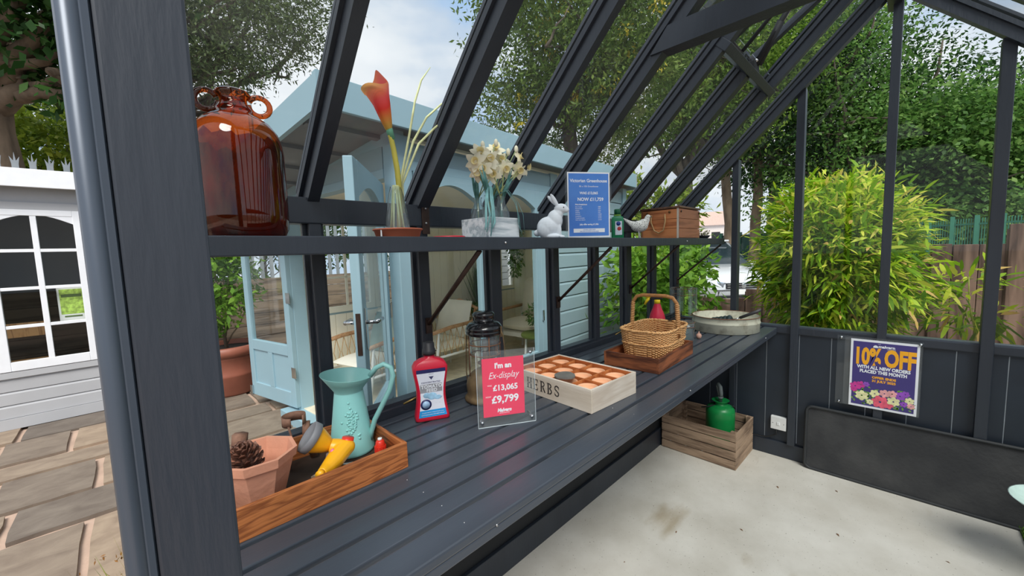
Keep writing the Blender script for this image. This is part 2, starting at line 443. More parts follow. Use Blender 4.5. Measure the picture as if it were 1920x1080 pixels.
# collar ties across the principal rafters
for x in (1.60,):
    struct('trim_%d' % tn, MB().prism([(.755, 2.262), (2 * YR - .755, 2.262), (2 * YR - .685, 2.348), (.685, 2.348)], x - .033, x + .033, 'YZ'), frame_m); tn += 1
# end wall
mb = MB(); ge = [YW, 1.051, .863, .676, .488, .319, .145, -.036, -.215, -.396, -.58, -.76, -.94, YE]
for a, b in zip(ge[:-1], ge[1:]): mb.box(XW, XW + .02, b + .0025, a - .0025, .1, .9)
mb.box(XW + .004, XW + .05, YE, YW, 0, .9)
wb = struct('wall_back', mb, dado_m)
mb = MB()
for y in ge[1:-1]: mb.box(XW + .003, XW + .0045, y - .002, y + .002, .12, .88)  # pale strips paint in the daylight leaking between the boards
struct('trim_%d' % tn, mb, gap_light_m); tn += 1
struct('baseboard_back', MB().bbox(XW - .018, XW, YE, YW, 0, .108, .004), frame_m)
struct('trim_%d' % tn, MB().bbox(XW - .012, XW + .05, YE, YW, .885, .932, .005), frame_m); tn += 1
struct('trim_%d' % tn, MB().box(XW - .004, XW + .05, YE, YW, .932, .938), sheen_m); tn += 1
eposts = [(.867, .907), (.492, .536), (.066, .108), (-.340, -.292), (-.70, -.66), (-1.09, -1.05)]
for a, b in eposts:
    yc = (a + b) / 2; zt = 2.99 - yc if yc > YR else 2.99 - (2 * YR - yc)
    struct('trim_%d' % tn, MB().bbox(XW - .035, XW + .03, a, b, .108 if yc not in () else .93, zt, .003), frame_m); tn += 1
ys = [YW] + [v for a, b in eposts for v in (b, a)]
pr = YW
for a, b in eposts:
    def zt(y): return 3.0 - y if y > YR else 3.0 - (2 * YR - y)
    poly = [(pr, .935), (b, .935), (b, zt(b)), (pr, zt(pr))]
    if b < YR < pr: poly = [(pr, .935), (b, .935), (b, zt(b)), (YR, 3.0 - YR), (pr, zt(pr))]
    struct('window_%d' % wn, MB().prism(poly, XW + .004, XW + .008, 'YZ'), glass_m); wn += 1
    pr = a
# opposite long wall, mostly out of sight
struct('wall_right', MB().box(0, XW + .06, YE - .05, YE, 0, .93), dado_m)
struct('trim_%d' % tn, MB().box(0, XW + .06, YE - .05, YE, 1.608, 1.688), frame_m); tn += 1
for x in RXS:
    struct('trim_%d' % tn, MB().box(x - .02, x + .02, YE - .05, YE, .93, 1.61), frame_m); tn += 1
struct('window_%d' % wn, MB().box(.05, XW, YE - .03, YE - .026, .93, 1.61), glass_m); wn += 1
# front gable beside the open doorway: near door jamb, low wall, corner post
jm = MB().bbox(.002, .067, .50, .548, -.1, 2.62, .003)
struct('door_1', jm, frame_m)
mb = MB(); mb.bbox(-.018, .002, .497, .560, -.1, 2.62, .006).tube([(-.012, .502, -.1), (-.012, .502, 2.62)], .0085, 10)
struct('trim_%d' % tn, mb, sheen_m); tn += 1
struct('wall_front', MB().box(.01, .055, .548, YW, -.05, .93), dado_m)
struct('window_%d' % wn, MB().prism([(.548, .93), (YW, .93), (YW, 1.7), (.548, 2.45)], .03, .034, 'YZ'), glass_m); wn += 1

# roof vent over two bays, held ajar
v = thing('roof_vent', 'top hung glazed roof vent standing ajar above the end wall bays', 'roof vent', (0, 0, 0))
VX0, VX1 = 1.985, 2.755
s2 = math.sqrt(.5)
mb = MB()
MV = T3((0, YR + .04, 3.085 - YR - .04)) @ RX(math.radians(-45 + 11))   # local y runs down the slope
mb.bbox(VX0, VX1, .66, .71, -.012, .022, .004, MV); mb.bbox(VX0, VX1, 0, .04, -.012, .022, .004, MV)
for x in (VX0, (VX0 + VX1) / 2 - .02, VX1 - .04): mb.bbox(x, x + .04, .04, .66, -.012, .022, .004, MV)
mb.build('frame', frame_m, v)
MB().box(VX0 + .02, VX1 - .02, .03, .68, .004, .008, MV).build('pane', glass_roof, v)
struct('trim_%d' % tn, MB().bbox(VX0 - .02, VX1 + .02, -.02, .02, -.045, .04, .003, T3((0, .62, 2.395)) @ RX(math.radians(-45))), frame_m); tn += 1
op = thing('vent_opener', 'black folding arm opener with a thin gas cylinder under the roof vent', 'vent opener', (2.40, .60, 2.40))
B0 = Vector((0, 0, 0)); A1 = Vector((-.02, -.20, .30)); A2 = Vector((-.13, -.27, .33))
MB().tube([B0, A1], .013, 8).build('arm', dark_m, op)
MB().tube([B0 + Vector((-.22, -.01, .015)), A2], .009, 6).build('arm', dark_m, op)
MB().tube([B0 + Vector((.02, -.02, .02)), B0 * .4 + A1 * .6], .017, 10).build('cylinder', dark_m, op)
MB().tube([B0 * .4 + A1 * .6 + Vector((.02, 0, 0)), A1 + Vector((.03, -.03, .03))], .006, 8).build('piston', chrome_m, op)
MB().bbox(-.04, .04, -.02, .03, -.03, .03, .005).build('clamp', dark_m, op)
for dx in (-.02, .03): MB().sphere((dx, -.02, .03), .009, 8).build('wing_nut', chrome_m, op)

# bench of long slats
bn = thing('potting_bench', 'long slatted anthracite bench running below the window wall', 'bench', (0, 0, 0))
ye = [.615 + .0]; y = .615; k = 0
edges = []
while y < 1.27:
    w = .076 if k == 0 else .063
    edges.append((y, min(y + w, YW - .012))); y += w + .0145; k += 1
for i, (a, b) in enumerate(edges):
    if i == 0: MB().bbox(.075, XW - .014, a, b, ZB - .022, ZB, .005).build('slat', bench_m, bn)
    else: MB().bbox(.075, XW - .014, a, b, ZB - .022, ZB, .003).build('slat', bench_m, bn)
MB().bbox(.075, XW - .014, .6165, .638, ZB - .045, ZB - .0225, .003).build('front_rail', bench_m, bn)
for x in (.12, .82, 1.22, 1.62, 2.03, 2.42, 3.12):
    MB().box(x - .02, x + .02, .64, YW - .014, ZB - .067, ZB - .0225).build('bearer', frame_m, bn)
mb = MB()
for x in (.52, 1.62, 2.86):
    mb.sphere((x + .02, .6155, ZB - .02), .0035, 6)
for x in (.48, 1.23, 2.03, 2.42):
    for (a, b) in edges[:4]: mb.sphere((x, (a + b) / 2, ZB - .0008), .0018, 6)
mb.build('screw', screw_m, bn, 'small bright screw heads')['kind'] = 'stuff'
for x in (.82, 1.62, 2.42):
    MB().tube([(x, .70, ZB - .065), (x, YW - .03, .42)], .018, 4).build('strut', brown_m, bn)

# high shelf on brackets
sh = thing('wall_shelf', 'long anthracite shelf at eye height in front of the roof plate', 'shelf', (0, 0, 0))
ZS = 1.552
MB().bbox(.075, XW - .04, .95, .985, 1.510, ZS, .003).build('front_rail', frame_m, sh)
for a in (.99, 1.075, 1.16, 1.245 - .005):
    MB().bbox(.075, XW - .04, a, a + .055, ZS - .02, ZS - .001, .002).build('slat', frame_m, sh)
mb = MB()
for x in (.92, 2.46): mb.sphere((x, .949, 1.533), .0045, 8)
mb.build('screw', screw_m, sh)['kind'] = 'stuff'
for x in (.827, 1.629, 2.405, 3.165):
    br = MB().tube([(x, YW - .006, 1.235), (x, .975, 1.508)], .011, 8, flat=(.6, 1.0)).build('bracket', brown_m, sh, 'dark brown metal strut')
    MB().box(x - .013, x + .013, YW - .010, YW - .003, 1.20, 1.26).build('foot_plate', brown_m, br)
    MB().sphere((x, YW - .010, 1.245), .006, 8).build('screw', screw_m, br)
bp = thing('roof_bracket', 'brown steel strap bolting rafter to wall plate behind the calla flower', 'bracket', (.836, YW - .009, 1.60), 0)
MB().box(-.016, .016, 0, .004, -.02, .10).box(-.016, .016, -.002, .004, 0, .10, T3((0, .0, .095)) @ RX(math.radians(45))).build('plate', brown_m, bp)
for z in (.02, .075): MB().sphere((0, -.001, z), .005, 8).build('bolt', screw_m, bp)
for z in (.03, .075): MB().sphere((0, -.003, z), .004, 8, T3((0, 0, .095)) @ RX(math.radians(45))).build('bolt', screw_m, bp)
for x, lab in ((.70, 'brass casement stay bar on the sill behind the red bottle'), (2.2, 'brass casement stay bar on the sill behind the wicker basket')):
    st = MB().tube([(0, 0, .0), (.06, -.005, .012), (.16, -.004, .016)], .004, 6).tube([(.09, -.004, .012), (.09, -.004, .04)], .003, 6)
    o = st.build('window_stay', pm('brass_%d' % int(x * 10), (150, 125, 75), .35, metal=.8), None); o.location = (x, YW - .006, .955)
    tag(o, lab, 'window stay')

# ============================================================ OUTSIDE GROUND
pav, nt_, o_ = newmat('stone_flags')
def _p():
    nt = nt_; N = nt.nodes.new; L = nt.links.new
    p = N('ShaderNodeBsdfPrincipled'); L(p.outputs[0], o_.inputs[0]); p.inputs['Roughness'].default_value = .75
    a = N('ShaderNodeAttribute'); a.attribute_name = 'rnd'
    r = N('ShaderNodeValToRGB'); els = r.color_ramp.elements
    els[0].color = lin(118, 110, 102); els[1].color = lin(168, 150, 130); m_ = els.new(.5); m_.color = lin(144, 131, 117)
    L(a.outputs['Fac'], r.inputs[0])
    tc = N('ShaderNodeTexCoord'); mp = N('ShaderNodeMapping'); mp.inputs['Scale'].default_value = (1, 1.5, 1); L(tc.outputs['Object'], mp.inputs[0])
    n = N('ShaderNodeTexNoise'); n.inputs['Scale'].default_value = 5.5; n.inputs['Detail'].default_value = 10; n.inputs['Roughness'].default_value = .62; n.inputs['Distortion'].default_value = .6
    L(mp.outputs[0], n.inputs[0])
    r2 = N('ShaderNodeValToRGB'); r2.color_ramp.elements[0].position = .3; r2.color_ramp.elements[1].position = .72
    r2.color_ramp.elements[0].color = lin(205, 198, 194); r2.color_ramp.elements[1].color = (1.0, .98, .94, 1); L(n.outputs[0], r2.inputs[0])
    mx = N('ShaderNodeMix'); mx.data_type = 'RGBA'; mx.blend_type = 'MULTIPLY'; mx.inputs[0].default_value = 1
    L(r.outputs[0], mx.inputs[6]); L(r2.outputs[0], mx.inputs[7]); L(mx.outputs[2], p.inputs['Base Color'])
    bp = N('ShaderNodeBump'); bp.inputs['Strength'].default_value = .3; bp.inputs['Distance'].default_value = .012
    L(n.outputs[0], bp.inputs['Height']); L(bp.outputs[0], p.inputs['Normal'])
_p()
mort = pm('pink_mortar', (184, 158, 140), .9, var=.1, scale=5, bump=.3, bscale=40)
struct('ground', MB().box(-8, 9, -6, 14, -.16, -.028), mort)
rows = [(5.93, 5.44), (5.41, 4.85), (4.76, 4.48), (4.44, 3.89), (3.84, 3.44), (3.38, 2.62), (2.57, 2.1), (2.06, 1.46), (1.42, .8), (.76, .1), (.05, -.6), (6.5, 5.97), (7.1, 6.55), (7.8, 7.16)]
fixx = {1: [-.42], 2: [-.9, .1], 3: [-.235], 4: [-.6, .2], 5: [-.26]}
V = []; F = []; R_ = []
mbp = MB()
for ri, (y1, y0) in enumerate(rows):
    x = -4.5 - random.random() * .5; cuts = [x]
    while x < 4.6:
        x += random.uniform(.45, 1.1); cuts.append(x)
    for fx in fixx.get(ri, []):
        cuts = [c for c in cuts if abs(c - fx) > .38] + [fx]
    cuts.sort()
    for a, b in zip(cuts[:-1], cuts[1:]):
        if y0 < 1.4 and a > -.3: continue
        a2 = a + .022; b2 = b - .022; z = random.uniform(-.003, .003); j = lambda: random.uniform(-.006, .006)
        k = 5; pts = []
        for i in range(k): pts.append((a2 + (b2 - a2) * i / k + j(), y0 + j()))
        for i in range(3): pts.append((b2 + j(), y0 + (y1 - y0) * i / 3 + j()))
        for i in range(k): pts.append((b2 - (b2 - a2) * i / k + j(), y1 + j()))
        for i in range(3): pts.append((a2 + j(), y1 - (y1 - y0) * i / 3 + j()))
        n0 = len(mbp.f); mbp.prism(pts, -.04, -.004 + z, 'XY'); R_ += [random.random()] * (len(mbp.f) - n0)
pv = mbp.build('paving', pav); pv['kind'] = 'structure'
at_ = pv.data.attributes.new('rnd', 'FLOAT', 'FACE'); at_.data.foreach_set('value', np.array(R_, 'f'))
asph = pm('asphalt', (150, 146, 142), .9, var=.12, scale=3, bump=.2, bscale=60)
struct('road', MB().box(6.5, 45, -25, 30, -.2, -.02), asph)
struct('ground', MB().box(-40, 6.5, 14, 60, -.2, -.02).box(-60, -8, -30, 60, -.2, -.03).box(-40, 6.5, -30, -6, -.2, -.03), pm('soil', (110, 100, 80), .95, var=.2, scale=2))

# ============================================================ GREY SHED
gs_wall = pm('shed_grey_paint', (178, 179, 182), .55, var=.03, scale=4)
gs_white = pm('shed_white_paint', (236, 238, 242), .45, var=.02)
gs_in = pm('shed_interior', (70, 66, 60), .8, var=.2)
def clad(mb, a0, a1, z0, z1, p, pitch=.125, plane='y', t=.016, sgn=-1):
    """overlapping shiplap boards on a wall"""
    n = max(1, round((z1 - z0) / pitch)); h = (z1 - z0) / n
    for i in range(n):
        z = z0 + i * h
        poly = [(p, z + .004), (p + sgn * t, z + .004), (p + sgn * t, z + h - .022), (p + sgn * t * .35, z + h), (p, z + h)]
        mb.prism(poly, a0, a1, 'YZ' if plane == 'y' else 'XZ') if plane == 'y' else mb.prism(poly, a0, a1, 'XZ')
    return mb
sy = 5.89
s = thing('garden_shed', 'pale grey clad garden shed with white arched casement windows', 'shed', (-1.1, sy, 0))
ox = 1.1
mb = MB(); X0, X1 = -3.2, .33
wx0, wx1, wz0, wz1 = -1.56, -.155, .48, 2.12
clad(mb, X0 + ox, X1 + ox, .10, wz0, 0); clad(mb, X0 + ox, wx0 + ox, wz0, 2.12, 0); clad(mb, wx1 + ox, X1 + ox, wz0, 2.12, 0)
mb.box(X0 + ox, X1 + ox, -.012, .03, 2.12, 2.27)
mb.box(X1 + ox - .02, X1 + ox, 0, 2.2, .05, 2.3).box(X0 + ox, X1 + ox, 2.18, 2.2, .05, 2.2).box(X0 + ox, X0 + ox + .02, 0, 2.2, .05, 2.3)
mb.box(X0 + ox, X1 + ox, -.03, .03, 0.0, .10)
mb.build('cladding', gs_wall, s)
MB().box(X0 + ox, X1 + ox, .03, 2.2, .04, .08).build('floor_boards', gs_in, s)
MB().bbox(X0 + ox - .1, X1 + ox + .08, -.17, -.14, 2.245, 2.41, .004).build('fascia', gs_white, s)
MB().box(X0 + ox - .1, X1 + ox + .08, -.14, 2.4, 2.36, 2.405).build('roof', dark_m, s)
MB().bbox(X1 + ox + .05, X1 + ox + .08, -.14, 2.4, 2.245, 2.41, .004).build('fascia', gs_white, s)
fr = MB()
for a, b, c, d in ((wx0, wx1, wz1 - .07, wz1), (wx0, wx1, wz0, wz0 + .06), (wx0, wx0 + .05, wz0 + .06, wz1 - .07), (wx1 - .05, wx1, wz0 + .06, wz1 - .07)):
    fr.bbox(a + ox, b + ox, -.035, .02, c, d, .003)
fr.build('window_surround', gs_wall, s)
for cx0, cx1 in ((-.865, -.21), (-1.50, -.87)):
    mb = MB(); z0, z1 = .545, 2.05; w = .075
    mb.bbox(cx0 + ox, cx0 + w + ox, -.04, 0, z0, z1, .004).bbox(cx1 - w + ox, cx1 + ox, -.04, 0, z0, z1, .004)
    mb.bbox(cx0 + w + ox, cx1 - w + ox, -.04, 0, z0, z0 + .085, .004).bbox(cx0 + w + ox, cx1 - w + ox, -.04, 0, z1 - .055, z1, .004)
    cm = (cx0 + cx1) / 2
    mb.bbox(cm - .02 + ox, cm + .02 + ox, -.036, -.004, z0, z1, .003)
    for z in (.957, 1.313, 1.668): mb.bbox(cx0 + w + ox, cx1 - w + ox, -.034, -.006, z - .015, z + .015, .003)
    # arched head
    arc = [(cx0 + w + ox, z1 - .05)] + [(cx0 + w + ox + (cx1 - cx0 - 2 * w) * t, z1 - .13 + .085 * math.sin(PI * t)) for t in np.linspace(0, 1, 13)] + [(cx1 - w + ox, z1 - .05)]
    mb.prism(arc, -.036, -.004, 'XZ')
    f = mb.build('casement', gs_white, s)
    MB().box(cx0 + w + ox, cx1 - w + ox, -.022, -.018, z0 + .08, z1 - .06).build('pane', glass_m, f)
    for z in (.75, 1.3, 1.85): MB().bbox(cx1 + ox - .012, cx1 + ox + .012, -.046, -.036, z - .04, z + .04, .002).build('hinge', chrome_m, f)
p = thing('flyer', 'yellow and green flyer taped inside the white shed window', 'poster', (-.365, sy + .045, 1.13))
MB().box(-.095, .095, 0, .002, -.165, .165).build('sheet', white_m, p)
MB().box(-.08, .08, -.0015, 0, -.10, .15).build('print', pm('flyer_green', (170, 200, 90), .6, var=.4, scale=30), p)
fd = pm('flyer_dark', (90, 110, 60), .6); MB().box(-.07, .07, -.0025, -.0015, .07, .10).build('text_band', fd, p); MB().box(-.06, .06, -.0025, -.0015, -.13, -.115).build('text_band', fd, p)
st = thing('wooden_chair', 'plain wooden chair standing inside the grey shed', 'chair', (-.78, sy + .5, .08))
wd1 = wood('pale_pine', (150, 105, 62), (196, 150, 98), 'Z')
for x in (-.18, .18):
    for y in (-.18, .18): MB().bbox(x - .02, x + .02, y - .02, y + .02, 0, .45 if y < 0 else .9, .003).build('leg', wd1, st)
MB().bbox(-.21, .21, -.21, .21, .43, .46, .005).build('seat', wd1, st)
MB().bbox(-.18, .18, .17, .19, .7, .85, .004).build('backrest', wd1, st)
rg = MB().bbox(-.9, .9, -.6, .6, 0, .02, .008).build('rug', pm('rug_green', (50, 92, 66), .9, var=.2)); rg.location = (-.5, sy + 1.1, .08)
tag(rg, 'green rug on the floor inside the grey shed', 'rug')

# ============================================================ BLUE GARDEN ROOM
hb = pm('powder_blue_paint', (148, 178, 190), .5, var=.03, scale=3)
hb2 = pm('powder_blue_board', (144, 168, 176), .55, var=.03, scale=3)
cream_m = pm('cream_board', (245, 240, 222), .7, var=.04, scale=4)
soffit_m = pm('grey_soffit', (120, 122, 124), .8, var=.1, scale=3)
HC = Vector((1.293, 2.308, 0)); HA = math.radians(5)
def H(a, b, z=0): return HC + Vector((a * math.cos(HA) - b * math.sin(HA), a * math.sin(HA) + b * math.cos(HA), z))
h = thing('garden_room', 'powder blue timber garden room with deep flat canopy and open doors', 'summerhouse', HC, HA)
LA, LB = 3.36, 1.86
# floor, inside lining
MB().box(-.02, LA, 0, LB, -.02, .09).build('floor_boards', pm('beige_floor', (222, 212, 190), .6), h)
MB().bbox(-.16, .06, -.02, LB + .02, -.03, .085, .006).build('threshold', hb, h)
lin_mb = MB()
for i in range(28):
    a = .05 + i * .118
    if 3.0 < a + .06 < 0: continue
    if (a + .114 > 2.98 and a < 3.3) or (a + .06 > .25 and a < 1.50): lin_mb.box(a, a + .114, LB - .05, LB - .035, .09, .92).box(a, a + .114, LB - .05, LB - .035, 2.0, 2.2)
    else: lin_mb.box(a, min(a + .114, LA - .05), LB - .05, LB - .035, .09, 2.2)
for i in range(15):
    b = .05 + i * .118; 
    if b + .06 > .25 and b < 1.2: lin_mb.box(LA - .05, LA - .035, b, b + .114, .09, .92).box(LA - .05, LA - .035, b, b + .114, 2.0, 2.2)
    else: lin_mb.box(LA - .05, LA - .035, b, b + .114, .09, 2.2)
lin_mb.box(1.78, LA, .035, .05, .09, 2.2)
lin_mb.build('inner_lining', cream_m, h)
# outer cladding
mb = MB()
def cladH(mb, a0, a1, z0, z1, pitch=.148):
    n = max(1, round((z1 - z0) / pitch)); hh = (z1 - z0) / n
    for i in range(n):
        z = z0 + i * hh
        mb.prism([(.03, z), (-.012, z), (-.012, z + hh - .03), (-.001, z + hh - .006), (.03, z + hh)], a0, a1, 'YZ')
cladH(mb, 1.82, LA, 0.0, 2.22); cladH(mb, .11, 1.82, 0.0, .46); cladH(mb, .11, 1.82, 2.08, 2.24, .16)
mb.box(1.70, 1.82, -.02, .03, 0, 2.24)
mb.box(LA - .035, LA, 0, .25, 0, 2.24).box(LA - .035, LA, 1.24, LB, 0, 2.24).box(LA - .035, LA, .25, 1.24, 0, .94).box(LA - .035, LA, .25, 1.24, 2.0, 2.24)
mb.box(0, .25, LB - .035, LB, 0, 2.24).box(.25, 1.5, LB - .035, LB, 0, .94).box(.25, 1.5, LB - .035, LB, 2.0, 2.24).box(1.5, 2.98, LB - .035, LB, 0, 2.24).box(2.98, LA, LB - .035, LB, 0, .94).box(2.98, LA, LB - .035, LB, 2.0, 2.24)
mb.box(-.03, 0.03, .1, LB - .1, 2.04, 2.24)
mb.build('cladding', hb2, h)
MB().bbox(-.035, .085, -.035, .085, 0, 2.26, .006).bbox(.02, .10, -.03, .02, 0, 2.26, .004).build('corner_post', hb, h)
MB().bbox(-.04, .08, 1.69, LB + .03, 0, 2.26, .006).bbox(-.055, -.03, 1.70, 1.75, .09, 2.04, .004).build('corner_post', hb, h)
MB().bbox(LA - .07, LA + .03, -.035, .08, 0, 2.26, .006).build('corner_post', hb, h)
MB().bbox(-.04, .05, .085, 1.69, 2.0, 2.06, .004).bbox(.06, 1.80, -.025, .03, 2.05, 2.11, .004).build('header', hb, h)
MB().box(-.035, .05, -.03, LB, 2.2, 2.3).build('header', hb, h)
def zr(b): return 2.43 - .095 * (b + .15)
# roof, fascias, soffit of the canopy
rb = [-.15, LB + .22]
def slab(a0, a1, b0, b1, d0, d1): 
    m_ = MB(); vs = []
    for a in (a0, a1):
        for b in (b0, b1):
            for d in (d0, d1): vs.append((a, b, zr(b) + d))
    return m_.add(vs, [(0, 1, 3, 2), (4, 6, 7, 5), (0, 4, 5, 1), (2, 3, 7, 6), (0, 2, 6, 4), (1, 5, 7, 3)])
slab(-.51, LA + .05, -.13, rb[1], -.04, -.01).build('roof', pm('roof_felt', (110, 112, 112), .9), h)
slab(-.50, LA + .04, -.12, rb[1], -.135, -.12).build('soffit', soffit_m, h)
slab(.04, LA - .04, .03, LB - .03, -.155, -.137).build('ceiling_lining', cream_m, h)
MB().bbox(-.53, LA + .06, -.155, -.13, 2.264, 2.43, .003).build('fascia', hb, h)
slab(-.535, -.508, -.155, rb[1], -.166, 0).build('fascia', hb, h)
slab(-.54, -.49, -.16, -.12, -.168, .004).build('corner_board', hb, h)
MB().bbox(LA + .05, LA + .08, -.155, rb[1], 2.24, 2.43, .003).build('fascia', gs_wall, h)
for i in range(5): slab(-.49, 0, .1 + i * .42, .14 + i * .42, -.16, -.135).build('soffit_batten', soffit_m, h)
# windows in the side facing the greenhouse
def arch_window(parent, a0, a1, z0, z1, y0=-.03, y1=.02, w=.06, name='window_frame', arch=.1, panels=False):
    mb = MB()
    mb.bbox(a0, a0 + w, y0, y1, z0, z1, .004).bbox(a1 - w, a1, y0, y1, z0, z1, .004)
    mb.bbox(a0 + w, a1 - w, y0, y1, z0, z0 + w + .02, .004)
    n = 14; arc = [(a0 + w, z1)] + [(a0 + w + (a1 - a0 - 2 * w) * t, z1 - .06 - arch + arch * math.sin(PI * t)) for t in np.linspace(0, 1, n)] + [(a1 - w, z1)]
    mb.prism(arc, y0, y1, 'XZ')
    f = mb.build(name, hb, parent)
    MB().box(a0 + w, a1 - w, -.008, -.004, z0 + w, z1 - .06).build('pane', glass_m, f)
    bd = MB(); q = .012
    bd.bbox(a0 + w, a0 + w + q, y0 - .008, y0, z0 + w, z1 - .2, .002).bbox(a1 - w - q, a1 - w, y0 - .008, y0, z0 + w, z1 - .2, .002)
    bd.build('glazing_bead', hb, f)
    return f
arch_window(h, .115, .76, .48, 2.05); w2 = arch_window(h, .80, 1.50, .48, 2.05, w=.07)
MB().bbox(1.50, 1.70, -.03, .03, .40, 2.05, .005).bbox(.76, .80, -.02, .03, .4, 2.05, .003).build('mullion', hb, h)
MB().bbox(.10, 1.72, -.06, .0, .43, .47, .005).build('window_sill', hb, h)
for z in (1.6, .9): MB().bbox(1.495, 1.512, -.045, -.028, z - .05, z + .05, .002).build('hinge', chrome_m, h)
# window in the far wall
fw = MB().box(2.98, 3.03, LB - .04, LB, .94, 2.0).box(3.28, 3.33, LB - .04, LB, .94, 2.0).box(3.03, 3.3, LB - .04, LB, .94, .99).box(3.03, 3.3, LB - .04, LB, 1.95, 2.0).build('window_frame', cream_m, h)
MB().box(3.03, 3.28, LB - .022, LB - .018, .98, 1.96).build('pane', glass_m, fw)
added_end_win = MB().box(LA - .04, LA, .25, .31, .94, 2.0).box(LA - .04, LA, 1.18, 1.24, .94, 2.0).box(LA - .04, LA, .31, 1.18, .94, 1.0).box(LA - .04, LA, .31, 1.18, 1.94, 2.0).build('window_frame', cream_m, h)  # added end window, out of view, lets more light into the room
MB().box(LA - .022, LA - .018, .31, 1.18, 1.0, 1.94).build('pane', glass_m, added_end_win)
for a0, a1 in ((.25, .87), (.88, 1.50)):
    mb = MB().box(a0, a0 + .05, LB - .04, LB, .94, 2.0).box(a1 - .05, a1, LB - .04, LB, .94, 2.0).box(a0 + .05, a1 - .05, LB - .04, LB, .94, 1.0).box(a0 + .05, a1 - .05, LB - .04, LB, 1.94, 2.0)
    for z in (1.30, 1.62): mb.box(a0 + .05, a1 - .05, LB - .03, LB - .01, z - .01, z + .01)
    f = mb.box((a0 + a1) / 2 - .01, (a0 + a1) / 2 + .01, LB - .03, LB - .01, 1.0, 1.94).build('window_frame', cream_m, h)
    MB().box(a0 + .05, a1 - .05, LB - .022, LB - .018, 1.0, 1.94).build('pane', glass_m, f)
# door leaves: glass over two panels
def leaf(hx, hy, ang, wd, side, handle):
    e_ = bpy.data.objects.new('door', None)
    mb = MB(); z0, z1 = .11, 1.96; t = .022; w = .085
    mb.bbox(0, w, -t, t, z0, z1, .005).bbox(wd - w, wd, -t, t, z0, z1, .005)
    mb.bbox(w, wd - w, -t, t, z0, z0 + .14, .004).bbox(w, wd - w, -t, t, .60, .70, .004)
    mb.bbox(wd / 2 - .04, wd / 2 + .04, -t, t, z0 + .14, .60, .004).box(w, wd - w, -.008, .008, z0 + .1, .62)
    arc = [(w, z1)] + [(w + (wd - 2 * w) * q, z1 - .17 + .08 * math.sin(PI * q)) for q in np.linspace(0, 1, 14)] + [(wd - w, z1)]
    mb.prism(arc, -t, t, 'XZ')
    o = mb.build('door', hb, h)
    o.location = (hx, hy, 0); o.rotation_euler = (0, 0, ang)
    MB().box(w, wd - w, -.003, .003, .70, z1 - .08).build('pane', glass_m, o)
    for z in (.45, 1.15, 1.75): MB().bbox(-.035, .035, side * t, side * t + side * .004, z - .05, z + .05, .001).build('hinge', chrome_m, o)
    if handle:
        for s_ in (-1, 1):
            hd = MB().tube([(wd - .05, s_ * t, 1.19), (wd - .05, s_ * (t + .05), 1.19)], .010, 8).tube([(wd - .05, s_ * (t + .05), 1.19), (wd - .17, s_ * (t + .055), 1.185)], .011, 8)
            hd.bbox(wd - .07, wd - .03, s_ * t, s_ * (t + .006), 1.06, 1.26, .002)
            hd.build('handle', chrome_m, o)
        MB().bbox(wd, wd + .003, -.011, .011, 1.04, 1.24, .001).build('lock_plate', brown_m, o, 'dark steel lock plate')
        MB().tube([(.12, -t - .005, .2), (.45, -t - .14, .19)], .006, 6).build('stay_hook', chrome_m, o)
    else:
        MB().bbox(wd - .03, wd + .01, t, t + .02, z0, z0 + .10, .003).build('bolt', chrome_m, o)
    return o
# hinge points in room coordinates
leaf(-.06, 1.69, math.radians(102.4) - HA, .84, 1, False)
leaf(-.06, .10, math.radians(233) - HA, .76, 1, True)

# ============================================================ INSIDE THE GARDEN ROOM
rope_m = pm('natural_rope', (196, 160, 112), .8, var=.15, scale=60)
wlegs_m = pm('white_metal', (232, 232, 228), .4, var=.02)
cush_m = pm('cream_cushion', (244, 239, 224), .9, var=.05, scale=6, bump=.2)
green_c = pm('sage_cushion', (150, 166, 156), .9, var=.1, scale=10, bump=.3)
arm_m = wood('arm_rattan', (176, 128, 88), (206, 160, 118), 'X')
def pillow(mb, c, w, d, t, M=None, n=8):
    """soft square cushion, w by d, thickest in the middle"""
    vs = []; fs = []
    for s_ in (1, -1):
        for i in range(n + 1):
            for j in range(n + 1):
                u = 2 * i / n - 1; v_ = 2 * j / n - 1
                k = (1 - abs(u) ** 3) * (1 - abs(v_) ** 3); pin = 1 - .07 * (1 - k)
                vs.append((c[0] + u * w / 2 * pin, c[1] + v_ * d / 2 * pin, c[2] + s_ * t / 2 * (max(k, 0) ** .45)))
    for s_ in (0, 1):
        o = s_ * (n + 1) ** 2
        for i in range(n):
            for j in range(n): fs.append((o + i * (n + 1) + j, o + (i + 1) * (n + 1) + j, o + (i + 1) * (n + 1) + j + 1, o + i * (n + 1) + j + 1))
    return mb.add(vs, fs, True, M)
